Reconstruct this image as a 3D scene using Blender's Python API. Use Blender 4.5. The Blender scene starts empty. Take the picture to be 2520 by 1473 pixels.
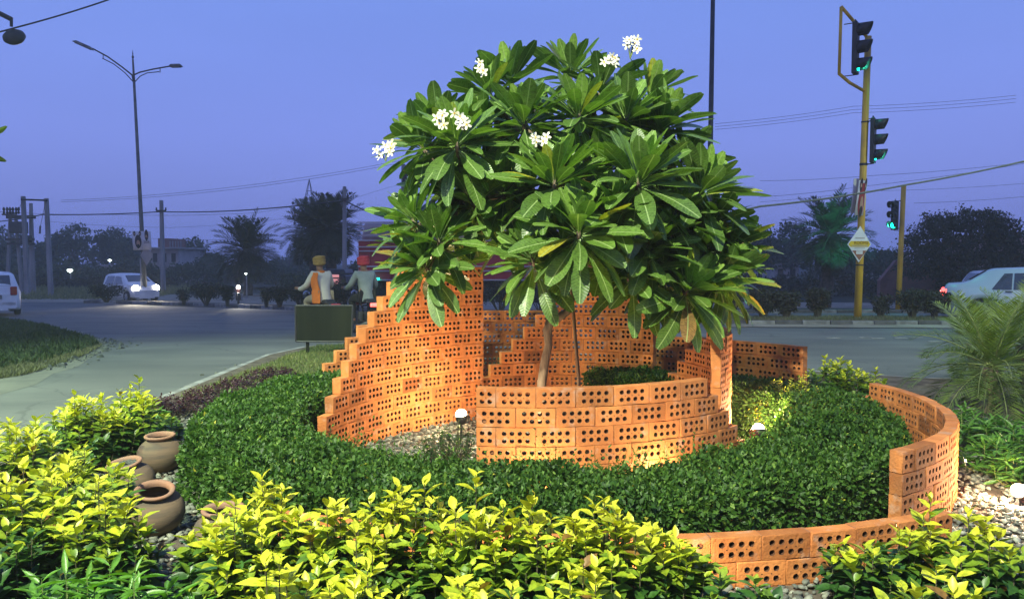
import bpy, bmesh, math, random
import numpy as np
from mathutils import Vector, Matrix, Euler
random.seed(7); RS = np.random.RandomState(11)
R = math.radians
SC = bpy.context.scene; COL = SC.collection
# ------------------------------------------------------------------ camera, sky, sun, exposure
F = 1890.0; CX, CY = 1260.0, 736.7; HC = 1.48; PITCH = math.atan((CY-640)/F)
cd = bpy.data.cameras.new("camera"); cam = bpy.data.objects.new("camera", cd); COL.objects.link(cam)
cd.sensor_width = 36; cd.lens = F/2520*36; cd.clip_start = 0.05; cd.clip_end = 3000
cam.location = (0, 0, HC); cam.rotation_euler = (math.pi/2-PITCH, 0, 0); SC.camera = cam
SC.view_settings.view_transform = 'Standard'; SC.view_settings.look = 'None'
SC.view_settings.exposure = 0.12; SC.view_settings.gamma = 1
w = bpy.data.worlds.new("World"); SC.world = w; w.use_nodes = True
nt = w.node_tree; nt.nodes.clear()
def N(t, typ, **k):
    n = t.nodes.new(typ)
    for a, b in k.items():
        if a.startswith('i_'): n.inputs[a[2:].replace('_', ' ')].default_value = b
        else: setattr(n, a, b)
    return n
tc = N(nt, 'ShaderNodeTexCoord'); sp = N(nt, 'ShaderNodeSeparateXYZ'); nt.links.new(tc.outputs['Generated'], sp.inputs[0])
cr = N(nt, 'ShaderNodeValToRGB'); nt.links.new(sp.outputs['Z'], cr.inputs[0])
e = cr.color_ramp.elements
e[0].position = 0.0; e[0].color = (.155, .205, .60, 1)
e[1].position = 1.0; e[1].color = (.10, .17, .52, 1)
for p_, c_ in ((.05, (.158, .212, .62, 1)), (.15, (.170, .240, .71, 1)), (.36, (.155, .262, .74, 1)), (.6, (.14, .235, .66, 1))):
    q = e.new(p_); q.color = c_
sky = N(nt, 'ShaderNodeTexSky'); sky.sky_type = 'NISHITA'; sky.sun_disc = False
sky.sun_elevation = R(1.0); sky.sun_rotation = R(200)
bgA = N(nt, 'ShaderNodeBackground'); bgA.inputs[1].default_value = 1.06
bgB = N(nt, 'ShaderNodeBackground'); bgB.inputs[1].default_value = 0.02
ad = N(nt, 'ShaderNodeAddShader'); wo = N(nt, 'ShaderNodeOutputWorld')
nz = N(nt, 'ShaderNodeTexNoise'); nz.inputs['Scale'].default_value = 1.6; nz.inputs['Detail'].default_value = 4
mpz = N(nt, 'ShaderNodeMapping'); mpz.inputs['Scale'].default_value = (1, 1, 5); nt.links.new(tc.outputs['Generated'], mpz.inputs[0]); nt.links.new(mpz.outputs[0], nz.inputs['Vector'])
mz = N(nt, 'ShaderNodeMapRange'); mz.inputs['To Min'].default_value = .90; mz.inputs['To Max'].default_value = 1.10; nt.links.new(nz.outputs[0], mz.inputs[0])
sz_ = N(nt, 'ShaderNodeVectorMath', operation='SCALE'); nt.links.new(cr.outputs[0], sz_.inputs[0]); nt.links.new(mz.outputs[0], sz_.inputs['Scale']); nt.links.new(sz_.outputs[0], bgA.inputs[0]); nt.links.new(sky.outputs[0], bgB.inputs[0])
nt.links.new(bgA.outputs[0], ad.inputs[0]); nt.links.new(bgB.outputs[0], ad.inputs[1]); nt.links.new(ad.outputs[0], wo.inputs[0])
# dusk: the sun is just gone, a very weak wide lamp from its side
sd = bpy.data.lights.new("sun", 'SUN'); sd.energy = 0.06; sd.angle = R(20); sd.color = (1, .8, .75)
so = bpy.data.objects.new("sun", sd); COL.objects.link(so); so.rotation_euler = (R(72), 0, R(-20))
SC.cycles.use_adaptive_sampling = True; SC.cycles.adaptive_threshold = 0.02
SC.cycles.max_bounces = 6; SC.cycles.diffuse_bounces = 3; SC.cycles.glossy_bounces = 2; SC.cycles.transmission_bounces = 3
SC.cycles.transparent_max_bounces = 6; SC.cycles.sample_clamp_indirect = 4; SC.cycles.caustics_reflective = False; SC.cycles.caustics_refractive = False
SC.cycles.use_denoising = True
KEY_POWER = 13000; KEY_POS = (-3.1, -2.6, 8.2)

# ------------------------------------------------------------------ geometry of the view (real positions only)
def ray(px, py):
    u = (px-CX)/F; v = (CY-py)/F
    return Vector((u, math.cos(PITCH)+v*math.sin(PITCH), -math.sin(PITCH)+v*math.cos(PITCH)))
def A(px, py, Y):
    d = ray(px, py); return Vector((0, 0, HC))+d*(Y/d.y)
def sm(x): x = min(1, max(0, x)); return x
def gz(x, y): return -0.2-0.55*sm((y-17)/20)*sm((8-x)/9)-.25*sm((y-24)/6)*sm((x+1)/9)
def G(px, py, z=None):
    d = ray(px, py); zz = -.2 if z is None else z
    for _ in range(12):
        t = (zz-HC)/d.z; p = Vector((0, 0, HC))+d*t
        if z is not None: break
        zz = gz(p.x, p.y)
    return p
# ------------------------------------------------------------------ objects
def tag(o, label=None, cat=None, group=None, kind=None):
    if label: o['label'] = label
    if cat: o['category'] = cat
    if group: o['group'] = group
    if kind: o['kind'] = kind
    return o
def empty(name, loc=(0, 0, 0), rz=0, label=None, cat=None, group=None):
    o = bpy.data.objects.new(name, None); COL.objects.link(o); o.location = loc; o.rotation_euler = (0, 0, rz)
    o.empty_display_size = .1
    return tag(o, label, cat, group)
def link(name, me, mats=None, parent=None, loc=None):
    o = bpy.data.objects.new(name, me); COL.objects.link(o)
    if mats is not None:
        for m in (mats if isinstance(mats, (list, tuple)) else [mats]): me.materials.append(m)
    if parent is not None: o.parent = parent
    if loc is not None: o.location = loc
    return o
def npmesh(name, V, Fc, attrs=None, smooth=True, mi=None):
    V = np.asarray(V, dtype=np.float32); Fc = np.asarray(Fc, dtype=np.int32); k = Fc.shape[1]
    me = bpy.data.meshes.new(name); me.vertices.add(len(V)); me.vertices.foreach_set('co', V.ravel())
    me.loops.add(Fc.size); me.loops.foreach_set('vertex_index', Fc.ravel())
    me.polygons.add(len(Fc)); me.polygons.foreach_set('loop_start', np.arange(0, Fc.size, k, dtype=np.int32))
    me.polygons.foreach_set('loop_total', np.full(len(Fc), k, dtype=np.int32))
    if smooth: me.polygons.foreach_set('use_smooth', np.ones(len(Fc), dtype=bool))
    if mi is not None: me.polygons.foreach_set('material_index', np.asarray(mi, dtype=np.int32))
    me.update(calc_edges=True)
    for an, (ty, arr) in (attrs or {}).items():
        at = me.attributes.new(an, ty, 'POINT')
        at.data.foreach_set('vector' if ty == 'FLOAT_VECTOR' else 'value', np.asarray(arr, dtype=np.float32).ravel())
    return me
class MB:
    def __init__(s): s.v = []; s.f = []; s.m = []
    def add(s, vs, fs, m=0):
        b = len(s.v); s.v += [tuple(v) for v in vs]; s.f += [tuple(b+i for i in f) for f in fs]; s.m += [m]*len(fs); return s
    def box(s, c, size, rot=None, m=0, taper=1.0):
        hx, hy, hz = size[0]/2, size[1]/2, size[2]/2; P = []
        for z in (-1, 1):
            k = taper if z > 0 else 1
            for x, y in ((-1, -1), (1, -1), (1, 1), (-1, 1)): P.append(Vector((x*hx*k, y*hy*k, z*hz)))
        if rot is not None:
            if not isinstance(rot, Matrix): rot = Euler(rot).to_matrix()
            P = [rot@p for p in P]
        P = [p+Vector(c) for p in P]
        return s.add(P, [(3, 2, 1, 0), (4, 5, 6, 7), (0, 1, 5, 4), (1, 2, 6, 5), (2, 3, 7, 6), (3, 0, 4, 7)], m)
    def tube(s, pts, r, n=8, m=0, cap=True):
        pts = [Vector(p) for p in pts]; k = len(pts); rr = r if isinstance(r, (list, tuple)) else [r]*k; vs = []; up = None
        for i, p in enumerate(pts):
            t = (pts[min(i+1, k-1)]-pts[max(i-1, 0)]).normalized()
            if up is None:
                up = Vector((0, 0, 1)) if abs(t.z) < .9 else Vector((1, 0, 0))
            a = t.cross(up)
            if a.length < 1e-4: a = t.orthogonal()
            a.normalize(); b = a.cross(t).normalized(); up = b
            for j in range(n):
                q = 2*math.pi*j/n; vs.append(p+(a*math.cos(q)+b*math.sin(q))*rr[i])
        fs = [(i*n+j, i*n+(j+1) % n, (i+1)*n+(j+1) % n, (i+1)*n+j) for i in range(k-1) for j in range(n)]
        if cap: fs += [tuple(range(n))[::-1], tuple((k-1)*n+j for j in range(n))]
        return s.add(vs, fs, m)
    def lathe(s, prof, c=(0, 0, 0), n=24, m=0, rot=None):
        vs = []
        for (r, z) in prof:
            for j in range(n):
                q = 2*math.pi*j/n; v = Vector((r*math.cos(q), r*math.sin(q), z))
                if rot is not None: v = rot@v
                vs.append(v+Vector(c))
        k = len(prof)
        return s.add(vs, [(i*n+j, i*n+(j+1) % n, (i+1)*n+(j+1) % n, (i+1)*n+j) for i in range(k-1) for j in range(n)], m)
    def disc(s, c, nrm, r, n=16, m=0, th=.0):
        nrm = Vector(nrm).normalized(); a = nrm.orthogonal().normalized(); b = nrm.cross(a); c = Vector(c)
        vs = [c+(a*math.cos(2*math.pi*j/n)+b*math.sin(2*math.pi*j/n))*r for j in range(n)]
        if th: return s.tube([c, c+nrm*th], r, n, m)
        return s.add(vs, [tuple(range(n))], m)
    def prism(s, poly, off, m=0):
        off = Vector(off); n = len(poly); P = [Vector(p) for p in poly]
        vs = P+[p+off for p in P]
        return s.add(vs, [tuple(range(n))[::-1], tuple(n+i for i in range(n))]+[(i, (i+1) % n, n+(i+1) % n, n+i) for i in range(n)], m)
    def build(s, name, mats, parent=None, smooth=False, bevel=0, sub=0, world=True):
        me = bpy.data.meshes.new(name)
        off = Vector((0, 0, 0))
        if parent is not None and world:
            q = parent
            while q is not None: off += Vector(q.location); q = q.parent
        me.from_pydata([tuple(Vector(v)-off) for v in s.v], [], s.f); me.update()
        me.polygons.foreach_set('material_index', s.m)
        if smooth: me.polygons.foreach_set('use_smooth', [True]*len(s.f))
        o = link(name, me, mats, parent)
        if bevel:
            b = o.modifiers.new('b', 'BEVEL'); b.width = bevel; b.segments = 2; b.limit_method = 'ANGLE'
        if sub:
            b = o.modifiers.new('s', 'SUBSURF'); b.levels = sub; b.render_levels = sub
        return o
# ------------------------------------------------------------------ materials
def mat(name, col, rough=.7, col2=None, scale=4, detail=4, bump=0, bscale=None, metal=0, spec=.4, stretch=None, ramp=(.35, .65), emit=None, es=0, coat=0):
    m = bpy.data.materials.new(name); m.use_nodes = True; t = m.node_tree; b = t.nodes['Principled BSDF']
    b.inputs['Base Color'].default_value = (*col, 1); b.inputs['Roughness'].default_value = rough; b.inputs['Metallic'].default_value = metal
    b.inputs['Specular IOR Level'].default_value = spec; b.inputs['Coat Weight'].default_value = coat; b.inputs['Coat Roughness'].default_value = .08
    tx = N(t, 'ShaderNodeTexCoord'); src = tx.outputs['Object']
    if stretch:
        mp = N(t, 'ShaderNodeMapping'); mp.inputs['Scale'].default_value = stretch; t.links.new(src, mp.inputs[0]); src = mp.outputs[0]
    if col2 is None: col2 = tuple(c*.78 for c in col)
    no = N(t, 'ShaderNodeTexNoise'); no.inputs['Scale'].default_value = scale; no.inputs['Detail'].default_value = detail; t.links.new(src, no.inputs['Vector'])
    rp = N(t, 'ShaderNodeValToRGB'); rp.color_ramp.elements[0].position = ramp[0]; rp.color_ramp.elements[1].position = ramp[1]
    rp.color_ramp.elements[0].color = (*col, 1); rp.color_ramp.elements[1].color = (*col2, 1)
    t.links.new(no.outputs[0], rp.inputs[0]); t.links.new(rp.outputs[0], b.inputs['Base Color'])
    if bump:
        n2 = N(t, 'ShaderNodeTexNoise'); n2.inputs['Scale'].default_value = bscale or scale*6; n2.inputs['Detail'].default_value = 5; t.links.new(src, n2.inputs['Vector'])
        bp = N(t, 'ShaderNodeBump'); bp.inputs['Strength'].default_value = bump; bp.inputs['Distance'].default_value = .01
        t.links.new(n2.outputs[0], bp.inputs['Height']); t.links.new(bp.outputs[0], b.inputs['Normal'])
    if emit:
        b.inputs['Emission Color'].default_value = (*emit, 1); b.inputs['Emission Strength'].default_value = es
    return m
def leafmat(name, ramp, rough=.45, trans=.25, spec=.5, vein=False, tcol=None, coat=0):
    """leaf: colour from the leaf's own pigment value 'tint' (0..1)"""
    m = bpy.data.materials.new(name); m.use_nodes = True; t = m.node_tree; b = t.nodes['Principled BSDF']; out = t.nodes['Material Output']
    at = N(t, 'ShaderNodeAttribute'); at.attribute_name = 'tint'
    rp = N(t, 'ShaderNodeValToRGB'); es = rp.color_ramp.elements
    es[0].position = ramp[0][0]; es[0].color = (*ramp[0][1], 1); es[1].position = ramp[-1][0]; es[1].color = (*ramp[-1][1], 1)
    for p, c in ramp[1:-1]: q = es.new(p); q.color = (*c, 1)
    t.links.new(at.outputs['Fac'], rp.inputs[0]); colout = rp.outputs[0]
    tx_ = N(t, 'ShaderNodeTexCoord'); ns_ = N(t, 'ShaderNodeTexNoise'); ns_.inputs['Scale'].default_value = 55; ns_.inputs['Detail'].default_value = 4; t.links.new(tx_.outputs['Object'], ns_.inputs['Vector'])
    nr_ = N(t, 'ShaderNodeMapRange'); nr_.inputs['From Min'].default_value = .42; nr_.inputs['From Max'].default_value = .68; nr_.inputs['To Min'].default_value = 1.08; nr_.inputs['To Max'].default_value = .62; t.links.new(ns_.outputs[0], nr_.inputs[0])
    mv_ = N(t, 'ShaderNodeVectorMath', operation='SCALE'); t.links.new(colout, mv_.inputs[0]); t.links.new(nr_.outputs[0], mv_.inputs['Scale']); colout = mv_.outputs[0]
    b.inputs['Roughness'].default_value = rough; b.inputs['Specular IOR Level'].default_value = spec; b.inputs['Coat Weight'].default_value = coat
    b.inputs['Coat Roughness'].default_value = .25
    if vein:
        uv = N(t, 'ShaderNodeAttribute'); uv.attribute_name = 'luv'; sx = N(t, 'ShaderNodeSeparateXYZ'); t.links.new(uv.outputs['Vector'], sx.inputs[0])
        ab = N(t, 'ShaderNodeMath', operation='ABSOLUTE'); t.links.new(sx.outputs[0], ab.inputs[0])
        rib = N(t, 'ShaderNodeMapRange'); rib.inputs['From Min'].default_value = .02; rib.inputs['From Max'].default_value = .085; rib.inputs['To Min'].default_value = .85; rib.inputs['To Max'].default_value = 0
        t.links.new(ab.outputs[0], rib.inputs[0])
        mu = N(t, 'ShaderNodeMath', operation='MULTIPLY_ADD'); mu.inputs[1].default_value = -.09; t.links.new(ab.outputs[0], mu.inputs[0]); t.links.new(sx.outputs[1], mu.inputs[2])
        sn = N(t, 'ShaderNodeMath', operation='MULTIPLY'); sn.inputs[1].default_value = 130; t.links.new(mu.outputs[0], sn.inputs[0])
        s2 = N(t, 'ShaderNodeMath', operation='SINE'); t.links.new(sn.outputs[0], s2.inputs[0])
        s3 = N(t, 'ShaderNodeMapRange'); s3.inputs['From Min'].default_value = .55; s3.inputs['From Max'].default_value = 1; s3.inputs['To Max'].default_value = .13
        t.links.new(s2.outputs[0], s3.inputs[0])
        mx = N(t, 'ShaderNodeMath', operation='MAXIMUM'); t.links.new(rib.outputs[0], mx.inputs[0]); t.links.new(s3.outputs[0], mx.inputs[1])
        mc = N(t, 'ShaderNodeMix', data_type='RGBA'); t.links.new(mx.outputs[0], mc.inputs['Factor']); t.links.new(colout, mc.inputs['A'])
        mc.inputs['B'].default_value = (.34, .46, .18, 1); colout = mc.outputs['Result']
        bp = N(t, 'ShaderNodeBump'); bp.inputs['Strength'].default_value = .22; bp.inputs['Distance'].default_value = .003; t.links.new(s2.outputs[0], bp.inputs['Height'])
        t.links.new(bp.outputs[0], b.inputs['Normal'])
    t.links.new(colout, b.inputs['Base Color'])
    tl = N(t, 'ShaderNodeBsdfTranslucent'); ms = N(t, 'ShaderNodeMixShader'); ms.inputs[0].default_value = trans
    mg = N(t, 'ShaderNodeMix', data_type='RGBA', blend_type='MULTIPLY'); mg.inputs['Factor'].default_value = 1; mg.inputs['B'].default_value = (*(tcol or (1.6, 1.9, .5)), 1)
    t.links.new(colout, mg.inputs['A']); t.links.new(mg.outputs['Result'], tl.inputs[0])
    t.links.new(b.outputs[0], ms.inputs[1]); t.links.new(tl.outputs[0], ms.inputs[2]); t.links.new(ms.outputs[0], out.inputs[0])
    return m
def brickmat(name):
    m = mat(name, (.58, .225, .066), .85, (.47, .165, .048), scale=9, bump=.6, bscale=70, spec=.15)
    t = m.node_tree; b = t.nodes['Principled BSDF']
    src = b.inputs['Base Color'].links[0].from_socket
    at = N(t, 'ShaderNodeAttribute'); at.attribute_name = 'tint'
    rp = N(t, 'ShaderNodeValToRGB'); es = rp.color_ramp.elements
    es[0].position = 0; es[0].color = (.50, .46, .48, 1); es[1].position = 1; es[1].color = (1.25, 1.22, 1.2, 1)
    q = es.new(.07); q.color = (.86, .84, .84, 1); q = es.new(.10); q.color = (.95, .94, .94, 1); q = es.new(.6); q.color = (1.03, 1.0, 1.0, 1)
    t.links.new(at.outputs['Fac'], rp.inputs[0])
    mg = N(t, 'ShaderNodeMix', data_type='RGBA', blend_type='MULTIPLY'); mg.inputs['Factor'].default_value = 1
    t.links.new(src, mg.inputs['A']); t.links.new(rp.outputs[0], mg.inputs['B'])
    # weather stains: streaky dark dirt and pale cement smears
    tx = N(t, 'ShaderNodeTexCoord'); mp = N(t, 'ShaderNodeMapping'); mp.inputs['Scale'].default_value = (5, 5, 1.6); t.links.new(tx.outputs['Object'], mp.inputs[0])
    n1 = N(t, 'ShaderNodeTexNoise'); n1.inputs['Scale'].default_value = 1.3; n1.inputs['Detail'].default_value = 7; n1.inputs['Roughness'].default_value = .65; t.links.new(mp.outputs[0], n1.inputs['Vector'])
    r1 = N(t, 'ShaderNodeMapRange'); r1.inputs['From Min'].default_value = .52; r1.inputs['From Max'].default_value = .72; r1.inputs['To Max'].default_value = .75; t.links.new(n1.outputs[0], r1.inputs[0])
    m1 = N(t, 'ShaderNodeMix', data_type='RGBA'); t.links.new(r1.outputs[0], m1.inputs['Factor']); t.links.new(mg.outputs['Result'], m1.inputs['A']); m1.inputs['B'].default_value = (.25, .115, .05, 1)
    n2 = N(t, 'ShaderNodeTexNoise'); n2.inputs['Scale'].default_value = 14; n2.inputs['Detail'].default_value = 6; t.links.new(tx.outputs['Object'], n2.inputs['Vector'])
    r2 = N(t, 'ShaderNodeMapRange'); r2.inputs['From Min'].default_value = .58; r2.inputs['From Max'].default_value = .72; r2.inputs['To Max'].default_value = .55; t.links.new(n2.outputs[0], r2.inputs[0])
    m2 = N(t, 'ShaderNodeMix', data_type='RGBA'); t.links.new(r2.outputs[0], m2.inputs['Factor']); t.links.new(m1.outputs['Result'], m2.inputs['A']); m2.inputs['B'].default_value = (.50, .34, .24, 1)
    t.links.new(m2.outputs['Result'], b.inputs['Base Color'])
    return m
M = {}
M['brick'] = brickmat('terracotta brick')
M['pitshade'] = mat('painted hollow shade', (.03, .015, .01), .9)  # near-black colour for flat discs, painted shade of small pits
M['holeshade'] = mat('painted hole shade', (.13, .05, .02), .95, (.06, .028, .014), scale=30)  # clay of the hole tubes darkened, shade inside the holes put into the colour
M['mortar'] = mat('mortar', (.34, .15, .07), .9, (.26, .11, .05), bump=.3, scale=20)
M['asphalt'] = mat('asphalt', (.165, .168, .150), .88, (.100, .105, .100), ramp=(.3, .72), scale=.8, stretch=(.5, 1.6, 1), detail=8, bump=.5, bscale=60, spec=.25)
def cracks(m):
    t = m.node_tree; b = t.nodes['Principled BSDF']; src = b.inputs['Base Color'].links[0].from_socket; tx = N(t, 'ShaderNodeTexCoord')
    ns = N(t, 'ShaderNodeTexNoise'); ns.inputs['Scale'].default_value = 1.1; ns.inputs['Detail'].default_value = 6; t.links.new(tx.outputs['Object'], ns.inputs['Vector'])
    mx = N(t, 'ShaderNodeMix', data_type='RGBA', blend_type='ADD'); mx.inputs['Factor'].default_value = .9; t.links.new(tx.outputs['Object'], mx.inputs['A']); t.links.new(ns.outputs['Color'], mx.inputs['B'])
    vo = N(t, 'ShaderNodeTexVoronoi', feature='DISTANCE_TO_EDGE'); vo.inputs['Scale'].default_value = .33; t.links.new(mx.outputs['Result'], vo.inputs['Vector'])
    mr = N(t, 'ShaderNodeMapRange'); mr.inputs['From Max'].default_value = .012; mr.inputs['To Min'].default_value = .55; mr.inputs['To Max'].default_value = 0; t.links.new(vo.outputs['Distance'], mr.inputs[0])
    n3 = N(t, 'ShaderNodeTexNoise'); n3.inputs['Scale'].default_value = .22; n3.inputs['Detail'].default_value = 3; t.links.new(tx.outputs['Object'], n3.inputs['Vector'])
    m3 = N(t, 'ShaderNodeMapRange'); m3.inputs['From Min'].default_value = .5; m3.inputs['From Max'].default_value = .62; m3.inputs['To Max'].default_value = .35; t.links.new(n3.outputs[0], m3.inputs[0])
    ma = N(t, 'ShaderNodeMath', operation='MAXIMUM'); t.links.new(mr.outputs[0], ma.inputs[0]); t.links.new(m3.outputs[0], ma.inputs[1])
    mc = N(t, 'ShaderNodeMix', data_type='RGBA'); t.links.new(ma.outputs[0], mc.inputs['Factor']); t.links.new(src, mc.inputs['A']); mc.inputs['B'].default_value = (.065, .067, .065, 1); t.links.new(mc.outputs['Result'], b.inputs['Base Color'])
cracks(M['asphalt'])
M['dirt'] = mat('dirt', (.20, .165, .12), .95, (.11, .10, .065), scale=.5, detail=8, bump=.6, bscale=12, spec=.1)
M['field'] = mat('field', (.060, .065, .045), .95, (.035, .042, .030), scale=.2, detail=8, bump=.6, bscale=5, spec=.1)
M['sand'] = mat('sand', (.36, .32, .24), .95, (.24, .21, .155), scale=1.2, detail=8, bump=.4, bscale=20, spec=.1)
M['dust'] = mat('dusty asphalt', (.205, .20, .165), .95, (.14, .14, .12), scale=2.5, detail=8, bump=.4, bscale=30, spec=.1, ramp=(.3, .7))
M['soil'] = mat('soil', (.15, .125, .095), .95, (.08, .065, .05), scale=5, detail=8, bump=.8, bscale=50, spec=.1)
M['kerbw'] = mat('kerb white', (.30, .295, .27), .9, (.16, .155, .14), scale=5, bump=.4)
M['kerbb'] = mat('kerb black', (.07, .07, .068), .9, (.13, .125, .12), scale=5, bump=.4)
M['pot'] = mat('fired clay', (.21, .145, .088), .85, (.095, .08, .06), scale=7, detail=6, bump=.25, bscale=60, stretch=(.5, .5, 3.2), spec=.2)
M['potred'] = mat('fired clay rim', (.25, .155, .10), .8, (.33, .16, .09), scale=10, bump=.2)
M['stone'] = mat('gravel', (.25, .262, .215), .7, (.115, .125, .10), scale=18, bump=.2, spec=.4)
M['bark'] = mat('smooth bark', (.26, .20, .13), .85, (.085, .062, .04), scale=11, detail=8, bump=.9, bscale=45, stretch=(1, 1, .35))
M['bamboo'] = mat('stake wood', (.20, .13, .06), .7, (.09, .055, .03), scale=12, stretch=(1, 1, .15), bump=.3)
M['trunk'] = mat('rough trunk', (.10, .085, .07), .95, (.045, .04, .035), scale=6, bump=1.0, bscale=20)
M['stem'] = mat('stem', (.11, .10, .05), .8, (.06, .05, .03), scale=20)
M['greenstem'] = mat('green stem', (.22, .28, .08), .6, (.14, .18, .05), scale=20)
M['steel'] = mat('galvanised steel', (.17, .165, .15), .55, (.10, .10, .095), scale=3, metal=.3, spec=.4)
M['darksteel'] = mat('dark steel', (.055, .055, .06), .5, (.035, .035, .04), scale=4, metal=.3)
M['concrete'] = mat('concrete pole', (.30, .29, .28), .9, (.19, .185, .18), scale=3, bump=.4, stretch=(1, 1, .2))
M['black'] = mat('black metal', (.016, .016, .017), .45, (.026, .026, .028), scale=6)
M['rubber'] = mat('rubber', (.02, .02, .02), .85, (.03, .03, .03), scale=10)
M['yellowpole'] = mat('yellow painted steel', (.78, .47, .04), .5, (.48, .28, .04), scale=3.5, detail=7, bump=.15, stretch=(1, 1, .35), ramp=(.45, .62))
M['cable'] = mat('cable', (.04, .04, .042), .6)
M['greencable'] = mat('thick cable', (.12, .13, .12), .6)
M['board'] = mat('dark green enamel', (.004, .007, .004), .5, (.013, .017, .009), scale=1.6, detail=5, stretch=(3, 1, .22), spec=.15)
M['white'] = mat('white paint', (.80, .80, .77), .35, (.62, .62, .60), scale=2, coat=.5)
M['silver'] = mat('silver paint', (.40, .47, .54), .32, (.35, .42, .48), scale=1, metal=.25, coat=.8)
M['glass'] = mat('dark glass', (.025, .03, .04), .06, (.03, .035, .045), spec=.9, coat=.6)
M['paper'] = mat('poster paper', (.62, .58, .56), .7, (.52, .48, .47), scale=3, bump=.3, bscale=6)
M['skin'] = mat('skin', (.30, .16, .09), .6, (.24, .12, .07))
M['maroon'] = mat('maroon lorry body', (.42, .03, .045), .6, (.27, .025, .035), scale=1.5, stretch=(.4, .4, 3))
M['rail'] = mat('pale lorry rail', (.55, .48, .50), .5, (.36, .26, .30), scale=3, stretch=(.3, 1, 4))
M['plaster'] = mat('plaster', (.36, .33, .32), .9, (.25, .23, .22), scale=.7, bump=.2)
M['redbrickfar'] = mat('far brickwork', (.24, .12, .10), .9, (.17, .09, .08), scale=2)
M['darkopen'] = mat('unlit opening', (.02, .02, .022), .8)
M['text'] = mat('black lettering', (.02, .02, .02), .7)
def emis(name, c, s): return mat(name, (.5, .5, .5), .5, emit=c, es=s)
M['e_warm'] = emis('lit flood lens', (1, .80, .50), 60)
M['e_green'] = emis('green signal', (.0, 1.0, .62), 5.0)
M['e_head'] = emis('headlight on', (1, .92, .75), 26)
M['e_red'] = emis('red lamp', (1, .045, .02), 3.5)
M['e_redhot'] = emis('red lamp hot', (1, .35, .28), 4.0)
M['e_white'] = emis('white lamp', (.85, 1, .9), 5)
M['e_lamp'] = emis('street light lens', (1, .95, .8), 40)
LG = {}
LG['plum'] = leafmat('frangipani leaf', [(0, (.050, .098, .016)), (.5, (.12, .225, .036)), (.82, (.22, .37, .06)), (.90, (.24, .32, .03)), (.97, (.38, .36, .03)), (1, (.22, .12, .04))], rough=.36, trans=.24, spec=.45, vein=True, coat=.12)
LG['hedge'] = leafmat('hedge leaf', [(0, (.015, .045, .007)), (.5, (.045, .115, .014)), (.8, (.09, .18, .025)), (.93, (.17, .28, .04)), (1, (.45, .42, .05))], spec=.3, rough=.5, trans=.22)
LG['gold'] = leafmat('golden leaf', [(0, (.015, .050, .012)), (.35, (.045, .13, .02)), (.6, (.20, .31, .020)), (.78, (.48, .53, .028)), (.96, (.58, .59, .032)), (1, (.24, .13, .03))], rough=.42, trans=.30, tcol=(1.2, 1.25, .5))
LG['lime'] = leafmat('long green leaf', [(0, (.035, .115, .014)), (1, (.12, .28, .03))], rough=.4, trans=.3)
LG['maroonl'] = leafmat('maroon leaf', [(0, (.035, .014, .016)), (1, (.09, .03, .035))], trans=.2, tcol=(1.5, .8, .8))
LG['far'] = leafmat('far tree leaf', [(0, (.03, .05, .03)), (1, (.075, .105, .06))], rough=.7, trans=.15)
LG['palm'] = leafmat('palm leaflet', [(0, (.018, .028, .018)), (1, (.055, .075, .04))], rough=.55, trans=.15)
LG['fern'] = leafmat('small palm leaflet', [(0, (.05, .09, .015)), (1, (.19, .27, .045))], rough=.45, trans=.25)
LG['bush'] = leafmat('dry bush leaf', [(0, (.016, .020, .012)), (1, (.055, .058, .034))], rough=.7, trans=.15)
LG['grass'] = leafmat('grass blade', [(0, (.07, .11, .03)), (.6, (.17, .21, .06)), (1, (.34, .30, .12))], rough=.6, trans=.3)
LG['drygrass'] = leafmat('dry grass blade', [(0, (.10, .11, .05)), (1, (.26, .24, .14))], rough=.7, trans=.3)
LG['darkgrass'] = leafmat('dark green grass blade', [(0, (.02, .04, .015)), (1, (.06, .10, .03))], rough=.6, trans=.3)  # darker green blades for the left island
M['petal'] = mat('white petal', (.82, .82, .72), .6, (.78, .74, .50), scale=30)

# ------------------------------------------------------------------ leaves in bulk
def unit(a): return a/np.maximum(np.linalg.norm(a, axis=-1, keepdims=True), 1e-6)
T_DIA = (np.array([(0, 0, 0), (.45, .5, .10), (.45, -.5, .10), (1, 0, -.06), (.5, 0, 0)]), np.array([(0, 4, 1), (0, 2, 4), (4, 3, 1), (4, 2, 3)]))
T_TINY = (np.array([(0, 0, 0), (.5, .5, .08), (.5, -.5, .08), (1, 0, 0)]), np.array([(0, 2, 1), (1, 2, 3)]))
T_BLADE = (np.array([(0, .5, 0), (0, -.5, 0), (1, 0, -.25), (.55, .42, -.05), (.55, -.42, -.05)]), np.array([(0, 1, 4), (0, 4, 3), (3, 4, 2)]))
def t_broad(widths, fold=.12, curl=.12, n=None, pet=0.0):
    V = []; Fq = []
    k = len(widths)
    for i, wd in enumerate(widths):
        t = i/(k-1); a = t-.0; z = -curl*t*t
        for s_ in (-1, -.5, 0, .5, 1): V.append((a, s_*wd/2, z+abs(s_)*fold*wd))
    for i in range(k-1):
        for j in range(4): Fq.append((i*5+j, i*5+j+1, (i+1)*5+j+1, (i+1)*5+j))
    return np.array(V), np.array(Fq)
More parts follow.
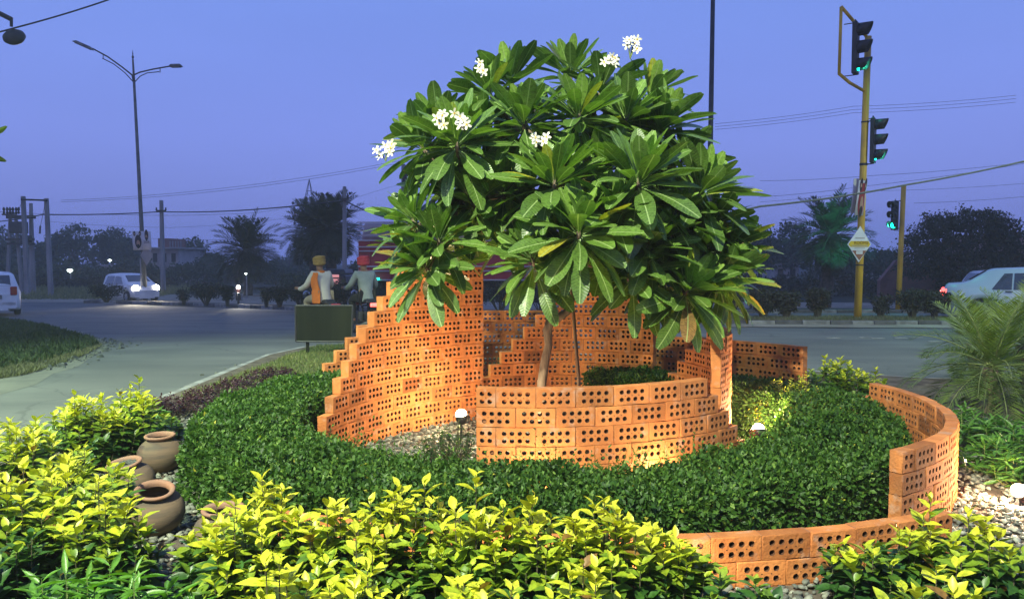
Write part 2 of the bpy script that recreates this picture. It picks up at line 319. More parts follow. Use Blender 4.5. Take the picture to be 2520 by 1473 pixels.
def leaves(P, D, Nn, L, W, tint, tpl, uvw=None):
    TV, TF = tpl; n = len(P)
    D = unit(D); S = unit(np.cross(D, Nn)); Nn = np.cross(S, D)
    L = np.broadcast_to(L, (n,)); W = np.broadcast_to(W, (n,))
    V = (P[:, None, :]+D[:, None, :]*(TV[None, :, 0:1]*L[:, None, None])+S[:, None, :]*(TV[None, :, 1:2]*W[:, None, None])
         + Nn[:, None, :]*(TV[None, :, 2:3]*np.minimum(L, W*4)[:, None, None]))
    K = len(TV); Fc = (TF[None]+(np.arange(n)*K)[:, None, None]).reshape(-1, TF.shape[1])
    tn = np.repeat(tint, K); uv = np.tile(np.stack([TV[:, 1]*2/max(1e-6, np.abs(TV[:, 1]).max()*2), TV[:, 0], TV[:, 0]*0], 1), (n, 1))
    return V.reshape(-1, 3), Fc, tn, uv
def leafobj(name, sets, mats, parent=None, uv=False, smooth=True, off=None):
    if off is None:
        off = Vector((0, 0, 0)); q = parent
        while q is not None: off += Vector(q.location); q = q.parent
    Vs = []; Fs = []; Ts = []; U = []; b = 0
    for V, Fc, t, u in sets: Vs.append(V-np.array(off)); Fs.append(Fc+b); Ts.append(t); U.append(u); b += len(V)
    at = {'tint': ('FLOAT', np.concatenate(Ts))}
    if uv: at['luv'] = ('FLOAT_VECTOR', np.concatenate(U))
    me = npmesh(name, np.concatenate(Vs), np.concatenate(Fs), at, smooth)
    return link(name, me, mats, parent)
def rdir(n): return unit(RS.normal(size=(n, 3)))
def wob(x, y, z=0, s=1.0): return (np.sin(x*3.1*s+1.3)*np.cos(y*2.7*s+.4)+.5*np.sin(x*7.3*s+y*5.1*s+z*4)+.35*np.sin(y*11.7*s-x*9.1*s+z*6.3))/1.85

# ------------------------------------------------------------------ ground, roads, kerbs
def sheet(name, poly, dz, m, cell=3.0, z=None, lim=None):
    bm = bmesh.new(); bm.faces.new([bm.verts.new((x, y, 0)) for x, y in poly])
    xs = [p[0] for p in poly]; ys = [p[1] for p in poly]
    if z is None:
        for lo, hi, nn, ax in ((max(min(xs), -30), min(max(xs), 30), (1, 0, 0), 0), (max(min(ys), 14), min(max(ys), 42), (0, 1, 0), 1)):
            q = math.floor(lo/cell)*cell
            while q < hi:
                co = (q, 0, 0) if ax == 0 else (0, q, 0)
                bmesh.ops.bisect_plane(bm, geom=bm.verts[:]+bm.edges[:]+bm.faces[:], plane_co=co, plane_no=nn); q += cell
    bmesh.ops.triangulate(bm, faces=bm.faces[:])
    for v in bm.verts: v.co.z = (gz(v.co.x, v.co.y) if z is None else z)+dz
    for f in bm.faces:
        f.normal_update()
        if f.normal.z < 0: f.normal_flip()
    me = bpy.data.meshes.new(name); bm.to_mesh(me); bm.free()
    return tag(link(name, me, m), kind='structure')
def kerb(name, pts, wd, h, m1, m2, step=.9, base=None):
    mb = MB(); P = [Vector((x, y, 0)) for x, y in pts]; seg = []; 
    for a, b in zip(P[:-1], P[1:]):
        n = max(1, round((b-a).length/step))
        for i in range(n): seg.append((a.lerp(b, i/n), a.lerp(b, (i+1)/n)))
    for i, (a, b) in enumerate(seg):
        d = (b-a); c = (a+b)/2; zz = gz(c.x, c.y) if base is None else base
        mb.box((c.x, c.y, zz+h/2-.05+random.uniform(-.006, .006)), (d.length-.012, wd, h+.1), (0, 0, math.atan2(d.y, d.x)+random.uniform(-.01, .01)), m=i % 2)
    return tag(mb.build(name, [m1, m2], bevel=.015), kind='structure')
def slab(name, poly, top, m, mside=None):
    mb = MB(); n = len(poly)
    lo = [(x, y, gz(x, y)-.3) for x, y in poly]; hi = [(x, y, top if not callable(top) else top(x, y)) for x, y in poly]
    mb.add(lo+hi, [tuple(n+i for i in range(n))]+[(i, (i+1) % n, n+(i+1) % n, n+i) for i in range(n)])
    return tag(mb.build(name, m), kind='structure')

sheet('ground', [(-380, -40), (380, -40), (380, 420), (-380, 420)], 0, M['field'], cell=3)
road_poly = [(-60, -20), (60, -20), (60, 24.2), (25, 24.2), (12, 24.6), (5, 25.6), (0, 27), (-3, 27.6), G(745, 764)[:2], G(215, 744)[:2], G(-60, 742)[:2], (-60, 38)]
sheet('road', [tuple(p) for p in road_poly], .014, M['asphalt'])
sheet('verge', [tuple(G(-80, 744)[:2]), tuple(G(215, 745)[:2]), tuple(G(420, 742)[:2]), (-16, 48), (-30, 52), (-45, 52)], .03, M['sand'])
sheet('side_road', [tuple(G(300, 742)[:2]), tuple(G(745, 752)[:2]), (-1, 30), (10, 27.5), (30, 26.5), (60, 28), (60, 33), (25, 33), (5, 36), (-12, 48), (-20, 52)], .022, M['sand'])
# left island of grass with a dusty edge
isl = [tuple(G(a, b)[:2]) for a, b in ((-150, 925), (0, 915), (60, 905), (130, 890), (205, 868), (243, 852), (225, 838), (165, 822), (110, 806), (60, 797), (0, 788), (-150, 786))]
sheet('dusty_verge', [tuple(G(a, b)[:2]) for a, b in ((-150, 1010), (-40, 985), (40, 962), (90, 948), (130, 922), (190, 905), (225, 880), (262, 862), (262, 846), (240, 830), (160, 806), (60, 790), (-150, 776))], .0165, M['dust'])
sheet('island_turf', isl, .05, M['field'])
# the garden bed
gard = [(-3.75, -1.5), (-3.75, 9), (-3.8, 12.0), (-3.5, 13.2), (-2.6, 13.8), (-1.2, 13.4), (1.2, 12.0), (3.2, 10.6), (5.2, 9.6), (7.2, 9.1), (9, 8.6), (11, 7), (11, -1.5)]
slab('garden_ground', gard, 0.0, M['soil'])
kerb('kerb', [(gx-.06 if gx < 0 else gx+.05, gy+(.08 if gy > 9 else 0)) for gx, gy in gard], .14, .19, M['kerbw'], M['kerbw'], 1.0, base=-.2)
# central reserves
medL = [G(210, 746), G(330, 748), G(480, 753), G(620, 759), G(735, 764)]
ml = [(p.x, p.y) for p in medL]+[(-5.5, 29.2), (-2, 28.4), (1.5, 27)]
mlb = [(x-.5, y+1.5) for x, y in ml]
slab('median', ml+mlb[::-1], lambda x, y: gz(x, y)+.13, M['dirt'])
kerb('median_kerb', [(x, y-.08) for x, y in ml], .15, .17, M['kerbb'], M['kerbw'], 1.0)
mr = [(4.4, 20.9), (6.2, 20.2), (8.2, 19.85), (10.4, 19.75), (14, 19.8), (20, 20)]
mrb = [(4.6, 21.5), (6.3, 21.25), (8.2, 20.95), (10.4, 20.7), (14, 20.6), (20, 20.8)]
slab('median', mr+mrb[::-1], lambda x, y: gz(x, y)+.13, M['dirt'])
kerb('median_kerb', [(x, y-.08) for x, y in mr], .13, .12, M['kerbb'], M['kerbw'], .62)
sheet('dusty_verge', [(5.5, 19.2), (8, 18.9), (11.5, 18.6), (16, 18.8), (22, 19.2), (22, 20), (5.5, 20.3)], .03, M['sand'])
mf = [(2, 26.2), (6, 25.2), (9, 24.6), (13, 24.3), (22, 24.3)]
slab('median', mf+[(x, y+2.6) for x, y in mf][::-1], lambda x, y: gz(x, y)+.12, M['field'])
kerb('median_kerb', [(x, y-.08) for x, y in mf], .13, .13, M['kerbb'], M['kerbw'], .7)
# lane studs on the right hand road
mb = MB()
for i, (a, b) in enumerate(((2130, 832), (2160, 834), (2215, 833), (2255, 832), (2050, 833), (2300, 842))):
    p = G(a, b); mb.box((p.x, p.y, p.z+.018), (.28, .10, .010), (0, 0, .1), 0)
tag(mb.build('lane_marking', M['kerbw']), kind='structure')

# ------------------------------------------------------------------ perforated brick walls
HL, CH, TH = .119, .1185, .075
def brick_tpl(full=True):
    """a perforated brick laid on edge: real through holes. local x along, y thickness, z up; origin bottom centre"""
    mb = MB(); cw = .047; nc = 4 if full else 2; Lh = HL-.0005 if full else HL/2-.0005; ht = CH-.0005
    x0 = -cw*nc/2; z0 = ht/2-cw; r = .0145; hy = TH/2; bv = .0032
    for fy, sg in ((-hy, 1), (hy, -1)):
        for i in range(nc):
            for j in range(2):
                cx = x0+cw*(i+.5); cz = z0+cw*(j+.5); ring = []; sq = []
                h = cw/2
                S = [(-1, -1), (-.34, -1), (.34, -1), (1, -1), (1, -.34), (1, .34), (1, 1), (.34, 1), (-.34, 1), (-1, 1), (-1, .34), (-1, -.34)]
                for a, b in S:
                    sq.append((cx+a*h, fy, cz+b*h)); q = math.atan2(b, a); ring.append((cx+r*math.cos(q), fy, cz+r*math.sin(q)))
                fs = [(k, (k+1) % 12, 12+(k+1) % 12, 12+k) for k in range(12)]
                if sg < 0: fs = [f[::-1] for f in fs]
                mb.add(sq+ring, fs, 0)
                if sg > 0:
                    rg2 = [(a, hy, c) for a, b, c in ring]
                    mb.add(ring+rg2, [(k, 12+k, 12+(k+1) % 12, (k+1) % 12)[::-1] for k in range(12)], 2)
        X1 = Lh-bv; Z0 = bv; Z1 = ht-bv; cells = [(-X1, Z0, X1, z0), (-X1, z0+2*cw, X1, Z1), (-X1, z0, x0, z0+2*cw), (-x0, z0, X1, z0+2*cw)]
        for a, b, c, d in cells:
            f = (0, 1, 2, 3) if sg > 0 else (3, 2, 1, 0)
            mb.add([(a, fy, b), (c, fy, b), (c, fy, d), (a, fy, d)], [f], 0)
        # bevel ring
        ins = [(-X1, fy, Z0), (X1, fy, Z0), (X1, fy, Z1), (-X1, fy, Z1)]; oy = fy+sg*bv
        out = [(-Lh, oy, 0), (Lh, oy, 0), (Lh, oy, ht), (-Lh, oy, ht)]
        fs = [(k, 4+k, 4+(k+1) % 4, (k+1) % 4)[::-1 if sg > 0 else 1] for k in range(4)]
        fs = [tuple(f) for f in ([(k, 4+k, 4+(k+1) % 4, (k+1) % 4) for k in range(4)])]
        if sg > 0: fs = [f[::-1] for f in fs]
        mb.add(ins+out, fs, 0)
        # three flat dark discs between the holes, shade painted in place of small pits
        for i in range(1, nc):
            c = (x0+cw*i, fy-sg*.0012, z0+cw); rr = .0034; n8 = 6
            vs = [(c[0]+rr*math.cos(k*math.pi/3), c[1], c[2]+rr*math.sin(k*math.pi/3)) for k in range(n8)]
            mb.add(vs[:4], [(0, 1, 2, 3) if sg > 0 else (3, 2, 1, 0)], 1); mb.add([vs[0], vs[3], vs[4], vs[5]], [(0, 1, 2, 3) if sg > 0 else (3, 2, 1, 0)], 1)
    a, b = -hy+bv, hy-bv
    for q, fl in (([(-Lh, a, ht), (Lh, a, ht), (Lh, b, ht), (-Lh, b, ht)], 0), ([(-Lh, a, 0), (Lh, a, 0), (Lh, b, 0), (-Lh, b, 0)], 1),
                  ([(Lh, a, 0), (Lh, b, 0), (Lh, b, ht), (Lh, a, ht)], 0), ([(-Lh, a, 0), (-Lh, b, 0), (-Lh, b, ht), (-Lh, a, ht)], 1)):
        mb.add(q, [(0, 1, 2, 3) if not fl else (3, 2, 1, 0)], 0)
    return np.array(mb.v), np.array(mb.f), np.array(mb.m)
B_FULL, B_HALF = brick_tpl(True), brick_tpl(False)
def wall(label, c, r, a0, sgn, courses, z0=0.0, seed=1):
    """courses: (start, end) in half bricks for each course from the ground up"""
    rs = np.random.RandomState(seed); V = []; Fc = []; Mi = []; T = []; b = 0; step = HL/r*sgn; mo = MB()
    for k, (s, e_) in enumerate(courses):
        j = s
        while j < e_:
            full = (j-k) % 2 == 0 and j+2 <= e_
            tv, tf, tm = B_FULL if full else B_HALF; wdt = 2 if full else 1
            ang = a0+(j+wdt/2)*step; rr = r+rs.uniform(-.0028, .0028)
            tx, ty = -math.sin(ang)*sgn, math.cos(ang)*sgn; ux, uy = tx, ty; nx, ny = -uy, ux
            tw = rs.uniform(-.006, .006); ux, uy, nx, ny = ux+tw*nx, uy+tw*ny, nx-tw*ux, ny-tw*uy
            X, Y, Z = tv[:, 0], tv[:, 1], tv[:, 2]*rs.uniform(.966, .998)+tv[:, 0]*rs.uniform(-.010, .010); ti = rs.uniform(-.02, .02)
            cx = c[0]+rr*math.cos(ang); cy = c[1]+rr*math.sin(ang)
            V.append(np.stack([cx+X*ux+(Y+ti*Z)*nx, cy+X*uy+(Y+ti*Z)*ny, z0+k*CH+Z], 1)); Fc.append(tf+b); Mi.append(tm); b += len(tv)
            T.append(np.full(len(tv), rs.uniform(0, 1)))
            if full and rs.rand() < .22:   # a hole or two clogged with mortar
                hx_ = (rs.randint(4)-1.5)*.047; hz_ = CH/2+(rs.randint(2)-.5)*.047; dp_ = rs.choice([-1, 1])*rs.uniform(.018, .031)
                mo.prism([(cx+(hx_+.0138*math.cos(q_))*ux+dp_*nx, cy+(hx_+.0138*math.cos(q_))*uy+dp_*ny, z0+k*CH+hz_+.0138*math.sin(q_)) for q_ in np.arange(8)*math.pi/4], (nx*.004, ny*.004, 0), 0)
            if j > s:   # mortar in the upright joint
                aj = a0+j*step; t_ = (-math.sin(aj), math.cos(aj)); q = [(c[0]+(r+o)*math.cos(aj)+t_[0]*w_, c[1]+(r+o)*math.sin(aj)+t_[1]*w_) for o, w_ in ((-.033, -.004), (.033, -.004), (.033, .004), (-.033, .004))]
                mo.prism([(x, y, z0+k*CH+.003) for x, y in q], (0, 0, CH-.006), 0)
            j += wdt
    me = npmesh('brick_wall', np.concatenate(V), np.concatenate(Fc), {'tint': ('FLOAT', np.concatenate(T))}, False, np.concatenate(Mi))
    o = tag(link('brick_wall', me, [M['brick'], M['pitshade'], M['holeshade']]), label, 'brick wall', 'curved perforated brick walls of the garden')
    mo.build('mortar', M['mortar'], o)
    return o
wall('tall stepped wall of perforated bricks left of the tree, lit bright orange, highest at its right end', (1.2714, 4.9341), 2.7072, R(167.935), -1, [(max(0, k-2), 17) for k in range(12)], seed=3)
wall('front planter wall of perforated bricks at the foot of the tree, nearest of the inner rings, top stepping down to the right', (.10, 6.55), 1.93, R(-99.3), 1, [(0, 18-k) for k in range(6)], seed=4)
wall('narrow tower-like curved brick wall with a bright orange end face, right of the front planter wall', (.23, 6.12), 1.43, R(-34), 1, [(0, 17-k if k < 7 else 9) for k in range(8)], seed=5)
wall('tall stepped brick wall directly behind the trunk, carrying the shadow of the crown', (.45, 6.1), 1.45, R(131.6), -1, [(k, 17) for k in range(10)], seed=6)
wall('long dim brick wall at the back left, its steps rising from the grass beside the green signboard', (.1, 5.05), 3.1, R(135.4), -1, [(k, 25) for k in range(8)], seed=7)
wall('low brick wall at the back right, level top ending beside yellow shrubs near the road', (.1, 5.05), 3.1, R(72.8), -1, [(0, 17) for k in range(6)], seed=8)
wall('curved brick wall at the right edge of the hedge, broad flat top sweeping round to the front', (.95, 5.8), 2.08, R(-58.6), 1, [(0, 24), (0, 24), (0, 23), (0, 22)], seed=9)
wall('lowest brick wall across the foreground, half hidden by yellow shrubs', (.5, 7.5), 4.1, R(-114.5), 1, [(0, 29), (0, 29), (0, 29)], z0=-.115, seed=10)

# ------------------------------------------------------------------ flood lights (real fittings with lamps)
def lamp(name, typ, loc, power, col, size=.05, target=None, angle=150, blend=.5, parent=None):
    l = bpy.data.lights.new(name, typ); l.energy = power; l.color = col; l.shadow_soft_size = size
    if typ == 'SPOT': l.spot_size = R(angle); l.spot_blend = blend
    o = bpy.data.objects.new(name, l); COL.objects.link(o); o.location = loc
    if target is not None:
        o.rotation_euler = (Vector(target)-Vector(loc)).to_track_quat('-Z', 'Y').to_euler()
    if parent: o.parent = parent
    return o
WARM = (1.0, .68, .40)
def uplight(loc, target, power, label, size=.055, angle=160, col=WARM, typ='SPOT'):
    loc = Vector(loc); root = empty('garden_floodlight', (loc.x, loc.y, 0), 0, label, 'floodlight', 'small floodlights set in the gravel')
    d = (Vector(target)-loc).normalized(); rot = Vector((0, 0, 1)).rotation_difference(d).to_matrix()
    mb = MB(); mb.lathe([(.001, -size*1.5), (size*.7, -size*1.4), (size*.95, -size*.6), (size*1.02, 0), (size*.9, 0), (size*.86, -size*.12)], loc, 20, rot=rot)
    mb.build('housing', M['black'], root, smooth=True)
    mb = MB(); sgn_ = [(size*.86, -size*.10), (size*.84, size*.25), (size*.66, size*.58), (size*.36, size*.80), (.001, size*.88)]; mb.lathe(sgn_, loc, 20, rot=rot); mb.build('lens', M['e_warm'], root, smooth=True)
    mb = MB(); mb.tube([(loc.x, loc.y, -.02), (loc.x, loc.y, loc.z-size*.7)], .010, 8); s_ = rot@Vector((1, 0, 0))
    mb.tube([loc+s_*size*1.15, loc+s_*size*1.15-Vector((0, 0, size*1.3)), loc-s_*size*1.15-Vector((0, 0, size*1.3)), loc-s_*size*1.15], .006, 6)
    mb.build('bracket', M['black'], root)
    lamp('lamp', typ, loc+d*(size*1.0), power, col, size*.8, target, angle, .6)
U = []
p = A(1135, 1020, 6.25); uplight(p, (-.55, 6.1, 1.4), 55, 'brightest floodlight, on the gravel between the tall stepped wall and the planter wall', .052, 175, typ='POINT')
p = A(1866, 1056, 5.65); uplight(p, (1.8, 5.9, .9), 95, 'floodlight behind the hedge, right of the tower-like wall', .05, 172, typ='POINT')
p = A(2377, 1133, 5.6); uplight(p, (3.0, 5.0, .25), 5, 'small far floodlight low on the gravel right of the flat-topped curved wall', .035)
p = A(2506, 1206, 4.55); uplight(p, (2.3, 4.1, .35), 70, 'large floodlight at the right edge of the picture, aimed at the curved wall', .045, typ='POINT')
uplight((.12, 4.47, .06), (.15, 4.75, .5), 22, 'left one of the two floodlights between hedge and planter wall', .04, 150)
uplight((.95, 4.60, .06), (.85, 4.95, .5), 20, 'right one of the two floodlights between hedge and planter wall', .04, 150)
uplight((.62, 3.12, .05), (.66, 3.6, .3), 16, 'floodlight behind the yellow shrubs at the middle of the lowest wall', .04, 140)
uplight((-.02, 3.15, .05), (-.02, 3.6, .3), 12, 'floodlight behind the yellow shrubs at the left of the lowest wall', .04, 140)
uplight((-.05, 5.45, .06), (.6, 6.3, 1.0), 50, 'floodlight inside the planter by the trunk', .05, 172)

# street light standing behind the viewer whose light falls on the garden
root = empty('street_lamp', (-4.2, -4.2, -.2), 0, 'tall grey street lamp standing behind the viewer, lighting the garden', 'street lamp')
mb = MB(); mb.tube([(-4.2, -4.2, -.2), (-4.2, -4.2, 8.0)], [.09, .05], 12); mb.tube([(-4.2, -4.2, 7.6), (-3.9, -3.8, 8.2), (-3.2, -2.7, 8.42)], .03, 8); mb.build('pole', M['steel'], root, smooth=True)
mb = MB(); mb.box((-3.1, -2.6, 8.42), (.34, .7, .12), (0, 0, -.6)); mb.build('lamp_head', M['darksteel'], root, bevel=.03)
lamp('key', 'SPOT', (-3.1, -2.6, 8.3), KEY_POWER, (.96, 1.0, .76), .16, (-.8, 4.9, .3), 62, .42)

def streetlight(loc, aim, power, ang, label, col=(.74, 1.0, .56)):
    x, y, z = loc; root = empty('street_lamp', (x, y, gz(x, y)), 0, label, 'street lamp'); d = Vector((aim[0]-x, aim[1]-y, 0)).normalized(); h = Vector(loc)
    mb = MB(); mb.tube([(x, y, gz(x, y)), (x, y, z-.5)], [.10, .06], 12); mb.tube([(x, y, z-.9), h-Vector((0, 0, .25))+d*.6, h+d*1.7], .03, 8); mb.build('pole', M['steel'], root, smooth=True)
    mb = MB(); mb.box(h+d*2+Vector((0, 0, .04)), (.7, .3, .12), (0, 0, math.atan2(d.y, d.x))); mb.build('lamp_head', M['darksteel'], root, bevel=.03)
    lamp('street_light', 'SPOT', h+d*2+Vector((0, 0, -.08)), power, col, .18, aim, ang, .7)
streetlight((-13, 4.5, 9), (-6.3, 9.0, 0), 12500, 72, 'street lamp beyond the left edge whose light pools on the near road')
streetlight((16, 8.5, 9), (10, 13.5, 0), 5000, 100, 'street lamp beyond the right edge, over the road beside the small palms')
# ------------------------------------------------------------------ hedge ring
HP = [(-.75, 7.45, .18, .40), (-1.35, 7.05, .27, .43), (-1.72, 6.5, .34, .43), (-1.90, 5.7, .36, .42), (-1.72, 4.90, .36, .38), (-1.24, 4.36, .42, .34), (-.55, 4.06, .38, .31),
      (.2, 3.98, .34, .29), (.85, 4.03, .34, .30), (1.42, 4.22, .36, .32), (1.95, 4.62, .38, .36), (2.3, 5.2, .38, .39), (2.38, 5.9, .36, .40), (2.2, 6.5, .33, .40), (1.75, 6.95, .28, .38), (1.2, 7.1, .24, .40), (.8, 7.45, .2, .40)]
hp = np.array(HP); seg = np.linalg.norm(np.diff(hp[:, :2], axis=0), axis=1); cum = np.concatenate([[0], np.cumsum(seg)])
def hedge_at(s):
    i = np.clip(np.searchsorted(cum, s, side='right')-1, 0, len(seg)-1); t = (s-cum[i])/seg[i]; 
    p = hp[i]*(1-t)[:, None]+hp[i+1]*t[:, None]
    # smooth the tangent between segment midpoints
    tg = np.diff(hp[:, :2], axis=0)/seg[:, None]; ta = np.vstack([tg[:1], (tg[1:]+tg[:-1])/2, tg[-1:]]); T = unit(ta[i]*(1-t)[:, None]+ta[i+1]*t[:, None]); return p, T
def hedge_dist(x, y):
    P = np.stack([x, y], 1); d = np.full(len(P), 9.0)
    for i in range(len(seg)):
        a = hp[i, :2]; b = hp[i+1, :2]; t = np.clip(((P-a)@(b-a))/seg[i]**2, 0, 1); q = a+(b-a)*t[:, None]; wv = hp[i, 2]*(1-t)+hp[i+1, 2]*t
        d = np.minimum(d, np.linalg.norm(P-q, axis=1)-wv)
    return d
def hedge(nleaf):
    s = RS.uniform(0, cum[-1], nleaf); p, T = hedge_at(s); Nx, Ny = -T[:, 1], T[:, 0]
    wv, h = p[:, 2], p[:, 3]; u = RS.uniform(-1, 1, nleaf)*(h+wv)      # unrolled: side, top, side
    h2 = h*(1+.0*u); au = np.abs(u); sg = np.sign(u)
    top = au < wv; off = np.where(top, u, sg*wv); z = np.where(top, h2, h2-(au-wv))
    nrm = np.stack([np.where(top, 0, sg*Nx), np.where(top, 0, sg*Ny), np.where(top, 1.0, .15)], 1)
    edge = np.exp(-((au-wv)/.06)**2); nrm = unit(nrm+edge[:, None]*np.stack([sg*Nx*.7, sg*Ny*.7, np.where(top, .0, .8)], 1))
    X = p[:, 0]+Nx*off; Y = p[:, 1]+Ny*off
    depth = RS.exponential(.040, nleaf)-.022-.060*wob(X, Y, z*2, 1.6)-.034*wob(X*3, Y*3, z*5, 1.2); rnd = .035*edge
    P = np.stack([X, Y, z], 1)-nrm*(depth+rnd)[:, None]; P[:, 2] = np.maximum(P[:, 2], .01)
    D = unit(nrm*RS.uniform(.1, 1.1, nleaf)[:, None]+rdir(nleaf)*.9+np.array([0, 0, .15])); Nn = unit(nrm+rdir(nleaf)*.7)
    L = RS.uniform(.024, .044, nleaf); tint = np.clip(RS.beta(2.2, 2.6, nleaf)+.12*wob(X, Y, 0, .8), 0, .93); tint[RS.rand(nleaf) < .004] = 1
    return leaves(P, D, Nn, L, L*.56, tint, T_DIA)
def hedge_in(n):
    s = RS.uniform(0, cum[-1], n); p, T = hedge_at(s); off = RS.uniform(-.8, .8, n)*p[:, 2]; P = np.stack([p[:, 0]-T[:, 1]*off, p[:, 1]+T[:, 0]*off, RS.uniform(.05, .92, n)*p[:, 3]], 1)
    L = RS.uniform(.02, .034, n); return leaves(P, rdir(n), rdir(n), L, L*.6, RS.uniform(0, .5, n), T_TINY)
def sprigs(n, smin=0, smax=None, hi=.09):
    out = []
    s = RS.uniform(smin, smax or cum[-1], n); p, T = hedge_at(s); off = RS.uniform(-.95, .95, n)*p[:, 2]
    B = np.stack([p[:, 0]-T[:, 1]*off, p[:, 1]+T[:, 0]*off, p[:, 3]-.03], 1); Dr = unit(np.stack([RS.normal(0, .45, n), RS.normal(0, .45, n), np.ones(n)], 1)); Ln = RS.uniform(.04, hi, n)
    for k in range(6):
        t = (k+1)/6; P = B+Dr*(Ln*t)[:, None]; az = RS.uniform(0, 6.28, n); D = unit(Dr*.8+np.stack([np.cos(az), np.sin(az), np.zeros(n)], 1)*.8)
        out.append(leaves(P, D, rdir(n)+Dr, RS.uniform(.018, .032, n), .013, RS.uniform(.4, .93, n), T_DIA))
    out.append(leaves(B-Dr*.03, Dr, rdir(n), Ln+.03, .0035, np.full(n, .5), T_TINY)); return out
root = empty('ring_hedge', (0, 4, 0), 0, 'clipped dark green hedge curving round the brick walls in a ring', 'hedge')
leafobj('foliage', [hedge(135000), hedge_in(30000)]+sprigs(2600)+sprigs(520, cum[4], cum[10], .17)+sprigs(190, cum[5], cum[9], .28), LG['hedge'], root, smooth=False)
mb = MB()
for i in range(420):
    s_ = np.array([RS.uniform(0, cum[-1])]); p_, t_ = hedge_at(s_); p_ = p_[0]; t_ = t_[0]; o_ = RS.uniform(-.6, .6)*p_[2]
    x, y = p_[0]-t_[1]*o_, p_[1]+t_[0]*o_; mb.tube([(x, y, -.02), (x+RS.uniform(-.05, .05), y+RS.uniform(-.05, .05), p_[3]*.5), (x+RS.uniform(-.12, .12), y+RS.uniform(-.12, .12), p_[3]*.9)], [.006, .004, .002], 4)
mb.build('stems', M['stem'], root)

# ------------------------------------------------------------------ gravel: every stone is a solid pebble
def gravel():
    n = 30000; x = RS.uniform(-3.4, 4.6, n); y = RS.uniform(2.3, 7.6, n)
    px = CX+F*x/y; keep = (px > -80) & (px < 2600) & (hedge_dist(x, y) > -.10)
    x, y = x[keep], y[keep]; n = len(x)
    bmx = bmesh.new(); bmesh.ops.create_icosphere(bmx, subdivisions=1, radius=1); tv = np.array([v.co[:] for v in bmx.verts]); tf = np.array([[v.index for v in f.verts] for f in bmx.faces]); bmx.free()
    sc = RS.uniform(.012, .030, n)[:, None]*np.stack([np.ones(n), RS.uniform(.55, .95, n), RS.uniform(.32, .6, n)], 1)
    jit = 1+RS.uniform(-.22, .22, (n, len(tv), 1)); V = tv[None]*jit*sc[:, None, :]
    a = RS.uniform(0, 6.28, n); ca, sa = np.cos(a), np.sin(a); tl = RS.uniform(-.5, .5, n)
    X = V[..., 0]; Y = V[..., 1]; Z = V[..., 2]+X*np.sin(tl)[:, None]; X2 = X*ca[:, None]-Y*sa[:, None]; Y2 = X*sa[:, None]+Y*ca[:, None]
    V = np.stack([X2+x[:, None], Y2+y[:, None], Z+(.004+.4*sc[:, 2:3]+.012*RS.rand(n)[:, None])], 2)
    Fc = (tf[None]+(np.arange(n)*len(tv))[:, None, None]).reshape(-1, 3)
    t = np.repeat(RS.rand(n), len(tv)); me = npmesh('gravel', V.reshape(-1, 3), Fc, {'tint': ('FLOAT', t)}, False)
    o = link('gravel', me, M['stone']); tag(o, 'grey gravel of flat pebbles covering the garden floor', 'gravel', kind='stuff')
m = M['stone']; t = m.node_tree; b = t.nodes['Principled BSDF']; src = b.inputs['Base Color'].links[0].from_socket
at = N(t, 'ShaderNodeAttribute'); at.attribute_name = 'tint'; rp = N(t, 'ShaderNodeValToRGB'); rp.color_ramp.elements[0].color = (.5, .5, .5, 1); rp.color_ramp.elements[1].color = (1.9, 1.85, 1.7, 1)
q = rp.color_ramp.elements.new(.75); q.color = (1, 1, .97, 1)
t.links.new(at.outputs['Fac'], rp.inputs[0]); mg = N(t, 'ShaderNodeMix', data_type='RGBA', blend_type='MULTIPLY'); mg.inputs['Factor'].default_value = 1
t.links.new(src, mg.inputs['A']); t.links.new(rp.outputs[0], mg.inputs['B']); t.links.new(mg.outputs['Result'], b.inputs['Base Color'])
gravel()
def loose(pts, n, sd):
    rs = np.random.RandomState(sd); mb = MB()
    for i in range(n):
        k = rs.randint(len(pts)-1); t = rs.rand(); a, b = np.array(pts[k]), np.array(pts[k+1]); p = a*(1-t)+b*t+rs.normal(0, sd*.01, 2); r_ = rs.uniform(.008, .035)*(1 if rs.rand() < .9 else 1.8)
        z = gz(p[0], p[1])+.012 if not (-3.7 < p[0] < 5 and p[1] < 9) else .0
        mb.box((p[0], p[1], z+r_*.3), (r_*2, r_*1.4, r_), (rs.uniform(-.4, .4), rs.uniform(-.4, .4), rs.uniform(0, 3)), taper=rs.uniform(.5, .8))
    return mb
o = loose([isl[k] for k in range(7)], 900, 28).build('loose_stones', M['stone'], bevel=.004); tag(o, 'loose stones and crumbs along the rough edge of the left island', 'stones', kind='stuff')
o = loose([(-4.0, 5), (-4.0, 9), (-4.05, 12), (-3.7, 13.6), (-2.6, 14.1), (-1.2, 13.8)], 700, 16).build('loose_stones', M['stone'], bevel=.004); tag(o, 'loose stones and crumbs along the kerb of the garden', 'stones', kind='stuff')

